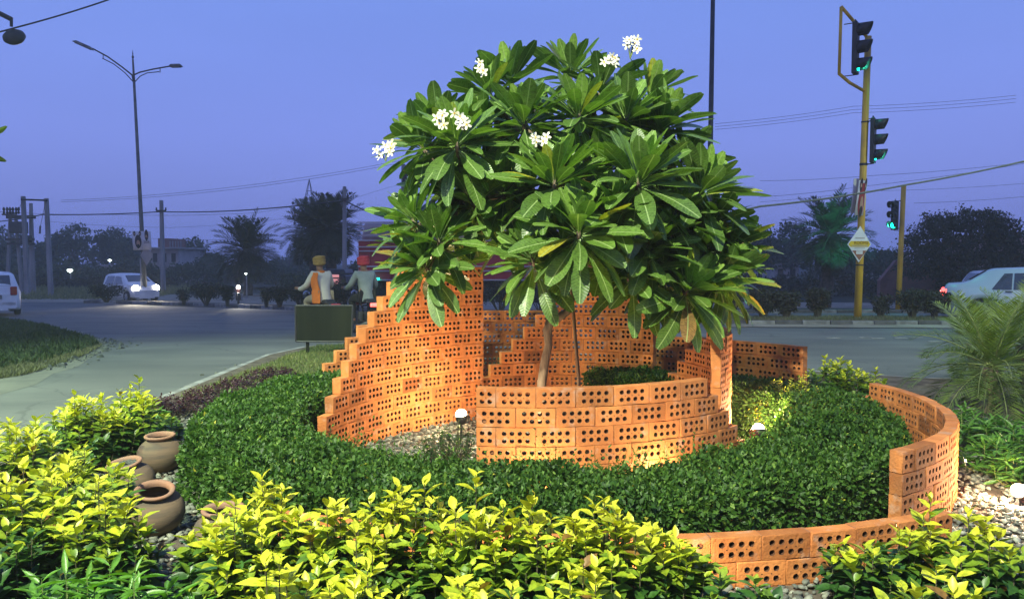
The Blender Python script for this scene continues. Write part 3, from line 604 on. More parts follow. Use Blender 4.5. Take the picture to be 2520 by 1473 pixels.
# ------------------------------------------------------------------ clay pots
def pot(px, pyb, d, tilt, az, label, filled=False, sc=1.0):
    p = G(px, pyb, 0); root = empty('clay_pot', (p.x, p.y+.1, -.01), 0, label, 'clay pot', 'clay pots lying on the gravel')
    prof = [(.001, 0), (.05, .004), (.095, .03), (.135, .075), (.153, .125), (.150, .165), (.128, .205), (.098, .228), (.082, .238), (.079, .250)]
    inner = [(.074, .250), (.076, .236), (.09, .222), (.12, .19), (.13, .14), (.11, .07), (.05, .02), (.001, .015)]
    rot = Euler((tilt*math.cos(az), tilt*math.sin(az), 0)).to_matrix()@Matrix.Rotation(RS.uniform(0, 3), 3, 'Z'); c = Vector((p.x, p.y+.1, .0))
    mb = MB(); S = lambda P: [(a*sc, z*sc) for a, z in P]; mb.lathe(S(prof+inner), c, 40, rot=rot); mb.build('body', M['pot'], root, smooth=True)
    mb = MB(); mb.lathe(S([(.0785, .240), (.088, .246), (.100, .256), (.103, .264), (.098, .270), (.086, .270), (.076, .262), (.0735, .250), (.0735, .240)]), c, 40, rot=rot); mb.build('rim', M['potred'], root, smooth=True)
    if filled:
        mb = MB()
        for i in range(110):
            q = RS.uniform(0, 6.28); r_ = .07*math.sqrt(RS.rand()); mb.lathe([(.001, -.006), (.011, -.002), (.011, .002), (.001, .007)], c+rot@Vector((r_*math.cos(q), r_*math.sin(q), .252)), 5)
        mb.build('pebble_fill', M['stone'], root)
pot(381, 1172, 5.3, .04, 0, 'upright clay pot farthest back, against the dark hedge')
pot(308, 1250, 4.6, .20, -.6, 'middle clay pot filled with pebbles, its rim tipped to the left', True)
pot(360, 1326, 4.1, .27, .5, 'nearest of the fully visible clay pots, dark open mouth tipped forward')
pot(535, 1398, 3.7, .05, 0, 'clay pot almost hidden by the yellow shrub and the hedge corner')

# ------------------------------------------------------------------ shrubs
def shrub(name, c, rx, ry, h, ntwig, label, mats, L=(.056, .096), wr=.52, z0=0.0, nleaf=14, low=.35, group=None, cat='shrub', tip=1.0, droop=0.0, stemm='stem', minz=0.05, spread=.5):
    root = empty(name, (c[0], c[1], z0), 0, label, cat, group); ntwig = int(ntwig*.82) if name == 'golden_shrub' else ntwig; n = ntwig
    a = RS.uniform(0, 6.283, n); r = np.sqrt(RS.rand(n)); ex, ey = r*np.cos(a), r*np.sin(a)
    hh = h*(1-.45*r**2.2)*RS.uniform(.55, 1.06, n); hh = np.where(RS.rand(n) < .07, hh*1.16, hh)
    E = np.stack([c[0]+ex*rx, c[1]+ey*ry, z0+hh], 1); Bs = np.stack([c[0]+ex*rx*.35, c[1]+ey*ry*.35, np.full(n, z0)], 1)
    Md = (E+Bs)/2+np.stack([ex*rx*.25, ey*ry*.25, np.zeros(n)], 1)
    sets = []; mb = MB()
    for i in range(n):
        mb.tube([Bs[i], Md[i], E[i]], [.0045, .003, .0016], 4, cap=False)
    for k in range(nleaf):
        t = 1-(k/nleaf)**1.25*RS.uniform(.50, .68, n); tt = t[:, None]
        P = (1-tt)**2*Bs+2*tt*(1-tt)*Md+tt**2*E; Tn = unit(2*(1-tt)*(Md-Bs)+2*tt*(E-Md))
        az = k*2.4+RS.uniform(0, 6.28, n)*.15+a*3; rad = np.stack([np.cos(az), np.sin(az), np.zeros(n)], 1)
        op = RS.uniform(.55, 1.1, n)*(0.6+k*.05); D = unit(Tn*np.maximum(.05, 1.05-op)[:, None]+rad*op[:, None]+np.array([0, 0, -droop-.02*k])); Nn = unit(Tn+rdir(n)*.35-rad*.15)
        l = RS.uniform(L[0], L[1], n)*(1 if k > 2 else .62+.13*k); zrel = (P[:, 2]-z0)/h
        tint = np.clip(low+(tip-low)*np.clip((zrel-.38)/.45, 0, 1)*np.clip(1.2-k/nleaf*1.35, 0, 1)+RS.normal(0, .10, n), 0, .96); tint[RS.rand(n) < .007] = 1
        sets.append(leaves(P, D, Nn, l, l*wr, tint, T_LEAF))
    leafobj('leaves', sets, mats, root); mb.build('twigs', M[stemm], root)
    return root
T_LEAF = t_broad([.05, .62, .96, .90, .52, .03], fold=.10, curl=.16)
T_LEAF = (T_LEAF[0][[i for i in range(30) if i % 5 in (0, 2, 4)]], np.array([(i*3+j, i*3+j+1, (i+1)*3+j+1, (i+1)*3+j) for i in range(5) for j in range(2)]))
gold = 'golden-leaved shrubs in the foreground and at the left'
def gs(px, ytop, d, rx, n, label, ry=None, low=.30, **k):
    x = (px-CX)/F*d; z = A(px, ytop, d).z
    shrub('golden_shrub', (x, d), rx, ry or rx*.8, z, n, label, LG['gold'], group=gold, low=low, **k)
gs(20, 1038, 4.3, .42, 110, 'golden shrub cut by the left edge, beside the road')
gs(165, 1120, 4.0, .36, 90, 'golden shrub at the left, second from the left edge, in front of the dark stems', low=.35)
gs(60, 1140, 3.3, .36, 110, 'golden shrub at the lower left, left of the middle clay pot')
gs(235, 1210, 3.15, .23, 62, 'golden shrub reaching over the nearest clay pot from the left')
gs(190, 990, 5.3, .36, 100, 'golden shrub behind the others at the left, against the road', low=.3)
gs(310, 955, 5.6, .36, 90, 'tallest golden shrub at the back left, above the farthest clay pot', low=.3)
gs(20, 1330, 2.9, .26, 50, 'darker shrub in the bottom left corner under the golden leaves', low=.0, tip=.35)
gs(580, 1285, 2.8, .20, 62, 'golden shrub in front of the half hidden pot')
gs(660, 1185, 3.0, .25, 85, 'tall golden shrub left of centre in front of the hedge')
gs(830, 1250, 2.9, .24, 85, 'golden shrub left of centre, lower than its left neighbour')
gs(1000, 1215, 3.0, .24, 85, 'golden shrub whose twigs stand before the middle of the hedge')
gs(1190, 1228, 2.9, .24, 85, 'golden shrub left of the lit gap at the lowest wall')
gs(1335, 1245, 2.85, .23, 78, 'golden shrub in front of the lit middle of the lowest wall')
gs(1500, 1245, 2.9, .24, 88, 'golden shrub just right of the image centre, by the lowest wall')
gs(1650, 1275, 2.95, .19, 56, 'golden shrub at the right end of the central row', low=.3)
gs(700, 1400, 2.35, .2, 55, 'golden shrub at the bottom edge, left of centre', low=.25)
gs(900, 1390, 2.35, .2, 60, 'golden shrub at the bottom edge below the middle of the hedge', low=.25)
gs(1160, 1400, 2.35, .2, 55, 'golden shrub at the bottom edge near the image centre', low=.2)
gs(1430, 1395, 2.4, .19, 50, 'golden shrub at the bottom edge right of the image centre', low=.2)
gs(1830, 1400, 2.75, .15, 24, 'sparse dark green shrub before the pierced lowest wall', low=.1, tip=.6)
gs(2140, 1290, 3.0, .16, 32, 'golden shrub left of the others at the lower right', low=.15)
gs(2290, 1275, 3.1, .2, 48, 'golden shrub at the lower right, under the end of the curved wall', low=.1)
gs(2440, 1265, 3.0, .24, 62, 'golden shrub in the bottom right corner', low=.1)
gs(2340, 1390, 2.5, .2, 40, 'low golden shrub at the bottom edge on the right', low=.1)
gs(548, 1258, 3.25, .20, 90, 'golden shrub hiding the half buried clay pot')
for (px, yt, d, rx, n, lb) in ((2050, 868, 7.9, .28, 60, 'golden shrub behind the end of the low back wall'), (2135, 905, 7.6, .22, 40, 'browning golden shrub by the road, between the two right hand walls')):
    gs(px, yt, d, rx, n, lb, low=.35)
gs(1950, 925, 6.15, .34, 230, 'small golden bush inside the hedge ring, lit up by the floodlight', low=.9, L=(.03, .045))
# long leaved green plants
gl = 'long-leaved green plants'
def lp(px, ytop, d, rx, n, label, **k):
    x = (px-CX)/F*d; z = A(px, ytop, d).z
    shrub('leafy_plant', (x, d), rx, rx, z, n, label, LG['lime'], L=(.09, .145), wr=.21, group=gl, cat='plant', nleaf=11, low=.3, stemm='greenstem', droop=.15, **k)
lp(170, 1385, 2.65, .20, 26, 'long-leaved green plant in the bottom left corner')
lp(340, 1400, 2.55, .18, 24, 'long-leaved green plant at the bottom edge below the nearest clay pot')
lp(2400, 1010, 6.0, .34, 40, 'long-leaved green plant just right of the curved wall')
lp(2530, 1025, 5.7, .36, 40, 'long-leaved green plant at the right edge under the small palm')
lp(2460, 1085, 5.2, .22, 22, 'long-leaved green plant beside the gravel at the right')
lp(2535, 1120, 4.9, .22, 22, 'lowest long-leaved green plant at the right edge')
lp(395, 1010, 6.3, .12, 10, 'thin green plant between the tall golden shrub and the hedge')
for i, (px, yt, d, rx) in enumerate(((385, 985, 6.9, .26), (450, 975, 7.3, .28), (520, 955, 8.0, .3), (590, 935, 8.8, .32), (660, 915, 9.6, .34))):
    x = (px-CX)/F*d; z = [.26, .22, .18, .15, .13][i]
    shrub('maroon_shrub', (x, d), rx, rx, z, 70, ('low maroon bedding plant nearest the clay pots', 'low maroon bedding plant, second from the clay pots', 'low maroon bedding plant in the middle of its row along the kerb',
          'low maroon bedding plant, second from the grass', 'low maroon bedding plant at the grass end of its row')[i], LG['maroonl'], L=(.03, .05), wr=.5, group='maroon bedding plants along the kerb', cat='plant', low=.2, nleaf=9)
shrub('dark_bush', (-.46, 5.55), .24, .2, .27, 60, 'dark feathery bush below the brightest floodlight', LG['hedge'], L=(.02, .04), wr=.25, cat='shrub', low=.05, tip=.3, nleaf=16)
shrub('back_bush', (-.35, 8.9), .5, .4, .40, 70, 'green bush glimpsed between the tall stepped wall and the wall behind the trunk', LG['hedge'], L=(.04, .06), wr=.5, cat='shrub', low=.4, tip=.8)

# ------------------------------------------------------------------ grass
def grass(name, poly, n, hgt, m, label, zf, wid=.006):
    poly = np.array(poly); lo, hi = poly.min(0), poly.max(0); P = RS.uniform(lo, hi, (n*3, 2)); ins = np.zeros(len(P), bool); j = len(poly)-1
    for i in range(len(poly)):
        a, b = poly[i], poly[j]; c = ((a[1] > P[:, 1]) != (b[1] > P[:, 1])) & (P[:, 0] < (b[0]-a[0])*(P[:, 1]-a[1])/(b[1]-a[1]+1e-9)+a[0]); ins ^= c; j = i
    P = P[ins][:n]; n = len(P); z = np.array([zf(x, y) for x, y in P]); cl = .5+.5*wob(P[:, 0], P[:, 1], 0, 1.5)
    D = unit(np.stack([RS.normal(0, .45, n), RS.normal(0, .45, n), np.ones(n)], 1)); L = hgt*RS.uniform(.4, 1.1, n)*(.6+.6*cl)
    o = leafobj(name, [leaves(np.column_stack([P, z]), D, rdir(n), L, wid, np.clip(RS.rand(n)*.7+.3*cl, 0, 1), T_BLADE)], m, smooth=False, off=(0, 0, 0)); tag(o, label, 'grass', kind='stuff')
grass('grass', [(-3.6, 8.2), (-2.2, 7.6), (-1.6, 8.4), (-.9, 9), (-.9, 13.2), (-2.6, 13.6), (-3.4, 13.0)], 26000, .075, LG['grass'], 'pale green grass behind the hedge around the signboard', lambda x, y: 0, .009)
grass('grass', isl, 30000, .13, LG['darkgrass'], 'dark green grass on the island at the left edge', lambda x, y: gz(x, y)+.04, .03)
gp = [tuple(G(a, b)[:2]) for a, b in ((-60, 738), (230, 738), (380, 733))]+[(-24, 62), (-60, 62)]
grass('dry_grass', [tuple(G(a, b)[:2]) for a, b in ((-60, 945), (60, 925), (130, 905), (205, 878), (250, 855), (225, 838), (160, 868), (60, 893), (-60, 905))], 9000, .09, LG['drygrass'], 'yellowed dry grass along the near edge of the left island', lambda x, y: gz(x, y)+.02, .018)
grass('dry_grass', gp, 16000, .45, LG['drygrass'], 'dry grass on the verge below the utility poles', lambda x, y: gz(x, y), .05)
grass('dry_grass', [(5, 20.2), (8.2, 19.9), (14, 19.9), (14, 20.8), (5, 21.4)], 9000, .10, LG['drygrass'], 'dry grass on the right hand central reserve', lambda x, y: gz(x, y)+.12, .012)

# ------------------------------------------------------------------ frangipani tree
TB = A(1325, 1112, 5.9); TB.z = 0
tree = empty('frangipani_tree', TB, 0, 'frangipani tree with paddle-shaped glossy leaves and white flowers rising from the brick planter', 'tree')
TRK = [TB, A(1330, 1000, 5.9), A(1334, 937, 5.9), A(1341, 889, 5.89), A(1350, 848, 5.9), A(1347, 812, 5.9), A(1353, 795, 5.9), A(1374, 781, 5.9), A(1394, 768, 5.9), A(1404, 745, 5.91), A(1411, 715, 5.92), A(1415, 690, 5.93), A(1425, 640, 5.95)]
mb = MB(); mb.tube(TRK, [.050, .040, .036, .035, .031, .036, .037, .033, .031, .028, .029, .028, .027], 14); mb.lathe([(.001, -.02), (.018, -.01), (.02, .012), (.001, .02)], A(1402, 716, 5.9), 8); mb.build('trunk', M['bark'], tree, smooth=True)
ROS = [ # px, py, depth, azimuth tilt (x, y), size, leaves
 (1290, 285, 5.45, .00, -.35, 1.0, 32), (1250, 190, 6.3, -.25, .1, 1.0, 30), (1200, 215, 6.0, -.45, 0, .9, 26), (1425, 270, 5.5, .05, -.3, 1.0, 32), (1405, 170, 6.4, 0, .1, 1.0, 30), (1480, 205, 6.2, .15, 0, .95, 28),
 (1545, 275, 5.7, .2, -.3, 1.0, 30), (1600, 225, 6.2, .35, 0, .95, 28), (1635, 300, 5.9, .55, -.1, 1.05, 30), (1580, 330, 6.0, .3, -.2, .9, 26),
 (1120, 335, 5.3, -.15, -.35, 1.05, 34), (1075, 300, 6.0, -.4, .2, .95, 28), (1185, 295, 6.0, -.1, .1, .9, 26), (1030, 350, 5.7, -.8, .0, .95, 26), (1165, 480, 5.5, -.1, -.3, .95, 26), (1090, 450, 5.9, -.3, -.1, .95, 26),
 (1010, 530, 5.5, -.6, -.3, .95, 26), (1075, 575, 5.3, -.2, -.4, .9, 26), (1040, 640, 5.3, -.45, -.6, .95, 26), (1000, 590, 5.9, -.8, .0, .85, 22), (1110, 540, 6.1, -.2, 0, .9, 22),
 (1240, 455, 5.5, 0, -.4, .95, 28), (1365, 430, 5.15, .0, -.25, 1.05, 34), (1575, 430, 5.1, .15, -.3, 1.15, 36), (1480, 400, 5.6, .05, -.2, 1.0, 28), (1425, 555, 4.95, .0, -.5, 1.05, 34), (1515, 505, 5.1, .1, -.4, 1.0, 30),
 (1730, 460, 5.5, .55, -.1, 1.1, 34), (1680, 390, 6.2, .4, .2, 1.0, 28), (1760, 540, 5.6, .7, -.2, 1.0, 30), (1660, 520, 5.4, .3, -.4, .95, 28), (1600, 590, 5.2, .2, -.6, .95, 30), (1720, 600, 5.5, .55, -.4, 1.0, 30),
 (1800, 600, 5.8, .85, -.1, 1.0, 28), (1790, 665, 5.5, .8, -.3, 1.0, 28), (1700, 700, 5.25, .45, -.7, 1.05, 32), (1745, 640, 6.1, .6, 0, .9, 24), (1640, 660, 5.6, .3, -.5, .9, 26), (1560, 660, 5.2, .1, -.8, .9, 26),
 (1308, 622, 5.2, -.25, -.6, .95, 28), (1260, 545, 5.6, -.1, -.4, .9, 26), (1330, 520, 5.6, 0, -.3, .9, 26), (1500, 605, 5.4, .05, -.6, .85, 24), (1385, 575, 5.6, 0, -.5, .85, 22), (1530, 590, 5.9, .1, -.3, .9, 22),
 (1330, 400, 6.0, 0, 0, .9, 22), (1440, 350, 6.2, 0, 0, .9, 22), (1560, 380, 6.4, .1, .2, .9, 22), (1240, 380, 6.4, -.1, .2, .9, 22), (1640, 450, 6.4, .2, .3, .9, 22), (1450, 480, 6.4, 0, .3, .9, 22), (1330, 300, 6.7, 0, .3, .9, 20), (1520, 280, 6.8, 0, .3, .9, 20), (1150, 420, 6.5, -.3, .3, .85, 18), (1220, 520, 6.3, -.1, .2, .85, 18), (1560, 520, 6.6, .1, .4, .9, 20), (1700, 560, 6.6, .4, .4, .9, 20)]
TP = t_broad([.06, .12, .28, .48, .68, .85, .97, 1.0, .94, .72, .30], fold=.13, curl=.16)
PV, PF = TP
sets = []; NODE = [A(1425, 640, 5.95), A(1380, 520, 6.0), A(1500, 500, 6.0), A(1250, 480, 6.0), A(1330, 370, 6.05), A(1500, 330, 6.1), A(1640, 520, 6.0), A(1150, 470, 5.9), A(1420, 560, 6.0)]
br = MB(); link_ = [(0, 8), (8, 1), (8, 2), (1, 3), (1, 4), (2, 5), (2, 6), (3, 7)]
for a, b in link_: m_ = (NODE[a]+NODE[b])/2+Vector((0, .03, -.04)); br.tube([NODE[a], m_, NODE[b]], [.026, .023, .02], 8)
def rosette(c, ax, sz, nl, seed):
    rs = np.random.RandomState(seed); ax = unit(np.array(ax, float)[None])[0]; e1 = unit(np.cross(ax, [.3, 1, .2])[None])[0]; e2 = np.cross(ax, e1)
    P, D, Nn, L, W, T = [], [], [], [], [], []; Vs = []
    for k in range(nl):
        f = k/(nl-1); az = k*2.39996+rs.uniform(-.25, .25); th = R(8+f**.9*102+rs.uniform(-9, 9)); rad = e1*math.cos(az)+e2*math.sin(az)
        d = ax*math.cos(th)+rad*math.sin(th); n = -rad*math.cos(th)+ax*math.sin(th)
        if f > .5: d = d+np.array([0, 0, -1.0*(f-.5)])
        d /= np.linalg.norm(d); s = np.cross(d, n); s /= np.linalg.norm(s); n = np.cross(s, d)
        l = sz*(.20+.185*min(1, (f+.12)*1.9))*rs.uniform(.82, 1.12); wv = l*rs.uniform(.25, .315); roll = rs.uniform(-.45, .45)
        s, n = s*math.cos(roll)+n*math.sin(roll), n*math.cos(roll)-s*math.sin(roll)
        cu = rs.uniform(-.02, .20)+.12*f; fo = rs.uniform(.05, .22); bend = rs.uniform(-.05, .05)
        t = PV[:, 0]; lat = PV[:, 1]*wv; up = -cu*l*t**2.2+np.abs(PV[:, 1])*fo*wv+rs.uniform(.0, .012)*np.sin(t*9+rs.uniform(0, 6))*np.abs(PV[:, 1])
        base = c+ax*(-.05-.05*f)+d*.03; V = base+np.outer(t*l, d)+np.outer(lat+bend*l*t*t, s)+np.outer(up, n); Vs.append(V)
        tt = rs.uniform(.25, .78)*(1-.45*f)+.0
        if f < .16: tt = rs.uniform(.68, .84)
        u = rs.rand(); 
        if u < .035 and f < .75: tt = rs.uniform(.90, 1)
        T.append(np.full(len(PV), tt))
    V = np.concatenate(Vs); Fc = (PF[None]+(np.arange(nl)*len(PV))[:, None, None]).reshape(-1, 4)
    uv = np.tile(np.stack([PV[:, 1]*2, PV[:, 0], PV[:, 0]*0], 1), (nl, 1)); return V, Fc, np.concatenate(T), uv
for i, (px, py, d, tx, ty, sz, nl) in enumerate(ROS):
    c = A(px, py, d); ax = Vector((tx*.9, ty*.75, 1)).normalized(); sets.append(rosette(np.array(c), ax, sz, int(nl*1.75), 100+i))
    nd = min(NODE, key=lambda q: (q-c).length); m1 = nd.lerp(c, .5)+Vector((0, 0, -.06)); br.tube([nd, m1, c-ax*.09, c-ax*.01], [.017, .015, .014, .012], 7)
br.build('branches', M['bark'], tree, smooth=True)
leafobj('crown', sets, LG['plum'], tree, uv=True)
def flowers(c, n, spread, seed, sz=.034):
    rs = np.random.RandomState(seed); mb = MB(); st = MB(); ce = MB(); c = Vector(c)
    for i in range(n):
        d = Vector((rs.uniform(-1, 1), rs.uniform(-1.1, -.3), rs.uniform(-.7, 1))).normalized(); p = c+Vector((d.x, d.y*.5, d.z))*spread*rs.uniform(.5, 1); f = (Vector((rs.uniform(-.6, .6), -1, rs.uniform(-.3, .6)))).normalized()
        a = f.orthogonal().normalized(); b = f.cross(a); o = rs.uniform(0, 1.2)
        for k in range(5):
            q = o+k*1.2566; r_ = a*math.cos(q)+b*math.sin(q); t_ = f.cross(r_)
            P = [p, p+r_*sz*.5+t_*sz*.28+f*sz*.1, p+r_*sz*.95+t_*sz*.24+f*sz*.12, p+r_*sz*1.1+f*sz*.05, p+r_*sz*.9-t_*sz*.2+f*sz*.02, p+r_*sz*.45-t_*sz*.2]
            mb.add(P, [(0, 1, 2, 3, 4, 5)])
        mb.disc(p+f*sz*.16, f, sz*.20, 6, m=1)
        st.tube([c-Vector((0, -.02, spread*.8)), c.lerp(p, .5)+Vector((0, .01, -.01)), p], .003, 5, cap=False)
    o = mb.build('flower_cluster', [M['petal'], M['yellowpole']], tree); st.build('flower_stalks', M['greenstem'], tree)
for (px, py, d, n, sp_, sd_) in ((1097, 292, 4.98, 6, .085, 1), (1143, 302, 4.98, 6, .07, 2), (1184, 170, 5.5, 5, .055, 3), (948, 372, 5.3, 8, .085, 4), (1502, 145, 5.7, 7, .07, 5), (1552, 118, 5.9, 9, .10, 6), (1330, 342, 5.15, 5, .06, 7)):
    flowers(A(px, py, d), n, sp_, sd_)
ob = empty('overhanging_branch', A(-40, 380, 4.2), 0, 'leaf tips of a branch just entering at the left edge', 'branch')
mb = MB(); mb.tube([A(-260, 330, 4.6), A(-120, 350, 4.4), A(-40, 372, 4.2)], [.02, .014, .008], 6); mb.build('twig', M['bark'], ob, smooth=True)
V_, F_, T_, u_ = rosette(np.array(A(-62, 372, 4.2)), (.35, 0, -.5), .55, 9, 900); leafobj('leaves', [(V_, F_, T_*.1, u_)], LG['plum'], ob, uv=True)
st = empty('tree_stake', A(1426, 1050, 5.7), 0, 'thin wooden stake tied upright beside the frangipani trunk', 'stake')
b0 = A(1428, 1110, 5.7); b0.z = 0
mb = MB(); mb.tube([b0, A(1424, 930, 5.72), A(1415, 820, 5.74), A(1405, 690, 5.76), A(1403, 640, 5.78)], [.013, .0135, .013, .0125, .012], 8); mb.build('upright', M['bamboo'], st, smooth=True)
mb = MB(); mb.tube([A(1398, 700, 5.8), A(1500, 697, 5.95)], .016, 8); mb.build('cross_bar', M['bark'], st, smooth=True)

# ------------------------------------------------------------------ posts, signals, signs
def polething(name, label, cat, P0, group=None): return empty(name, P0, 0, label, cat, group)
def textobj(s, size, m, parent, loc, rot, ext=.001, shear=0, name='lettering'):
    c = bpy.data.curves.new(name, 'FONT'); c.body = s; c.size = size; c.extrude = ext; c.align_x = 'CENTER'; c.align_y = 'CENTER'; c.resolution_u = 3
    o = bpy.data.objects.new(name, c); COL.objects.link(o); c.materials.append(m); me = bpy.data.meshes.new_from_object(o.evaluated_get(bpy.context.evaluated_depsgraph_get())) if False else o.to_mesh(); me = me.copy(); bpy.data.objects.remove(o)
    o = link(name, me, None, parent, loc); o.rotation_euler = rot; return o
# double arm street light on the left reserve
Dl = G(358, 744).y; B = A(358, 741, Dl); T = A(327, 146, Dl)
root = empty('street_lamp', B, 0, 'tall double-armed street lamp on the left reserve with posters tied round its pole', 'street lamp')
def onp(py): t = (741-py)/(741-146); return B.lerp(T, t)
mb = MB(); mb.tube([B, onp(560), onp(400), onp(200)], [.125, .105, .085, .065], 12); mb.tube([onp(200), T], [.06, .045], 10); mb.build('pole', M['steel'], root, smooth=True)
mb = MB(); mb.lathe([(.001, 0), (.05, .05), (.06, .12), (.03, .18), (.015, .22), (.035, .26), (.02, .32), (.001, .5)], T, 10); mb.build('finial', M['darksteel'], root, smooth=True)
for arm, low, head in ((((325, 185), (300, 165), (265, 140), (228, 120)), ((328, 202), (308, 180), (280, 158), (252, 144)), ((230, 122), (180, 100))), (((329, 185), (345, 178), (375, 171), (420, 163)), ((329, 205), (345, 188), (362, 180), (392, 177)), ((416, 162), (449, 161)))):
    mb = MB(); mb.tube([A(*q, Dl) for q in arm], .038, 8); mb.tube([A(*q, Dl) for q in low], .025, 8); mb.tube([A(low[-1][0]+2, low[-1][1]-10, Dl), A(low[-1][0]+2, low[-1][1]+2, Dl)], .02, 6)
    mb.build('bracket_arm', M['darksteel'], root, smooth=True)
    a, b = A(*head[0], Dl), A(*head[1], Dl); d = b-a; mb = MB(); rot = Matrix(((d.normalized().x, 0, 0), (0, 1, 0), (0, 0, 1)))
    q = d.to_track_quat('X', 'Z').to_matrix(); c = (a+b)/2; mb.box(c, (d.length, .34, .14), q, taper=.7); hd = mb.build('lamp_head', M['steel'], root, bevel=.05)
    mb = MB(); mb.box(c+q@Vector((0, 0, -.085)), (d.length*.7, .24, .03), q); mb.build('lamp_glass', M['glass'], root, bevel=.01)
    mb = MB(); mb.tube([A(low[0][0], low[0][1], Dl), A(arm[0][0], arm[0][1], Dl)], .03, 6); mb.build('arm_clamp', M['darksteel'], root)
def poster(name, label, P, wd, ht, yaw, faces, txt=None, bend=.10, roll=0.0):
    root = empty(name, P, yaw, label, 'poster', 'election-style posters tied to poles'); mb = MB(); n = 8; vs = []
    for i in range(n+1):
        x = (i/n-.5)*wd; yb = bend*abs(x/wd*2)**2*wd*.5
        for z in (-ht/2, 0, ht/2): vs.append((x+roll*z, yb+.02*math.sin(3*z+x*5), z))
    mb.add(vs, [(i*3+j, (i+1)*3+j, (i+1)*3+j+1, i*3+j+1) for i in range(n) for j in range(2)]); o = mb.build('sheet', M['paper'], root, world=False, smooth=True)
    s_ = o.modifiers.new('t', 'SOLIDIFY'); s_.thickness = .006
    for fx, fz, fs, c1, c2 in faces:
        def el(rx, rz, cx, cz, m, dy, nme):
            mm = MB(); vs = []
            for k in range(18):
                q = k*math.pi/9; x = (cx+rx*math.cos(q))*wd; z = (cz+rz*math.sin(q))*ht; vs.append((x+roll*z, bend*abs(x/wd*2)**2*wd*.5+.02*math.sin(3*z+x*5)-dy, z))
            mm.add(vs, [tuple(range(18))]); return mm.build(nme, m, root, world=False)
        el(fs, fs*1.35, fx, fz, c1, .010, 'portrait_turban'); el(fs*.55, fs*.62, fx, fz-fs*.35, c2, .014, 'portrait_face'); el(fs*.45, fs*.45, fx, fz-fs*.95, M['text'], .017, 'portrait_beard')
    if txt: textobj(txt[0], txt[1], M['text'], root, (txt[2]*wd, -.03, txt[3]*ht), (math.pi/2, 0, 0))
    return root
dk = mat('dark print', (.035, .02, .03), .8); rd = mat('red print', (.30, .03, .04), .8); sk = mat('printed skin', (.45, .26, .18), .8)
pl = A(340, 592, Dl-.16); poster('poster', 'large poster facing the road on the left lamp pole, big portrait in a dark turban', pl, .62, .98, 0, [(-.0, -.05, .27, dk, sk), (-.28, .38, .10, dk, sk), (.18, .38, .10, dk, sk)], roll=-.06)
pr = A(361, 592, Dl-.24); poster('poster', 'poster with the letters SOI on the left lamp pole', pr, .44, .98, -.05, [(0, .30, .22, dk, sk)], ('SOI', .20, 0, -.08), roll=-.05)
mb = MB(); c = A(360, 628, Dl-.1); rt = empty('diamond_sign', c, 0, 'blank grey diamond-shaped plate below the posters on the left lamp pole', 'sign', None)
mb.prism([c+Vector((0, .0, .55)), c+Vector((.30, .05, 0)), c+Vector((0, .0, -.55)), c+Vector((-.30, -.02, 0))], (0, .02, 0)); mb.build('plate', M['plaster'], rt)
rt = empty('guard_pipe', A(346, 741, Dl-.2), 0, 'thin pale pipe running up beside the left lamp pole', 'pipe'); mb = MB(); mb.tube([A(349, 742, Dl-.25), A(345, 636, Dl-.25)], .03, 6); mb.build('pipe', M['concrete'], rt)

# yellow signal poles
SG = 'traffic signals on the right'
def sigheads(root, top, ht, yaw, lit, parentname='signal_head'):
    """three lamp housing with deep hoods, local: hoods point to +x"""
    R3 = Euler((0, 0, yaw)).to_matrix(); k = ht/1.45; X = lambda x, y, z: top+R3@Vector((x*k, y*k, z*k))
    mb = MB(); mb.box(X(0, 0, -.70), (.13*k, .34*k, 1.36*k), R3); hd = mb.build('signal_head', M['black'], root, bevel=.02)
    for i in range(3):
        zc = -.24-i*.46; mb = MB(); n = 14; vs = []; r = .17
        for j in range(n+1):
            q = R(-35)+j*R(250)/n
            for (xx, rr) in ((.06, r*1.05), (.42-.10*(1-math.sin(q))*.9, r*1.0)): vs.append(X(xx, math.cos(q)*rr, zc+math.sin(q)*rr))
        mb.add(vs, [(2*j, 2*j+1, 2*j+3, 2*j+2) for j in range(n)]); h = mb.build('hood', M['black'], root, smooth=True); s_ = h.modifiers.new('t', 'SOLIDIFY'); s_.thickness = .012
        mb = MB(); mb.disc(X(.068, 0, zc), R3@Vector((1, 0, 0)), .14*k, 18, th=.02*k); mb.build('lens', M['e_green'] if (lit and i == 2) else M['glass'], root, smooth=False)
    mb = MB()
    for z in (-.02, -1.40): mb.tube([X(0, 0, z), X(-.10, .0, z), X(-.30, .0, z)], .014*k, 6); mb.add([X(-.02, 0, z+.10), X(.05, 0, z), X(-.06, 0, z)], [(0, 1, 2)])
    mb.build('head_bracket', M['black'], root)
    return X(.12, 0, -1.16), R3@Vector((1, 0, -.1))
D2 = 20.5; gzr = gz(8, 20)+.12
B = A(2110, 794, D2); T = A(2137, 86, D2)
root = empty('traffic_signal', B, 0, 'tall mustard yellow traffic signal pole carrying two black heads showing green', 'traffic signal', SG)
def op(py): return B.lerp(T, (794-py)/(794-86))
mb = MB(); mb.tube([B, op(500), op(90)], [.100, .092, .084], 14); mb.build('pole', M['yellowpole'], root, smooth=True)
mb = MB(); mb.tube([op(225), A(2091, 204, D2-.15), A(2065, 182, D2-.3), A(2066, 180, D2-.3)], .042, 8); mb.tube([A(2065, 183, D2-.3), A(2070, 18, D2-.3)], .042, 8); mb.tube([A(2070, 17, D2-.3), A(2090, 40, D2-.2), A(2112, 66, D2-.05), A(2132, 90, D2)], .042, 8)
mb.build('bracket_frame', M['yellowpole'], root, smooth=True)
g1 = sigheads(root, A(2107, 54, D2-.35), 1.40, -.62, True); g2 = sigheads(root, A(2150, 290, D2-.1), 1.24, -.62, True)
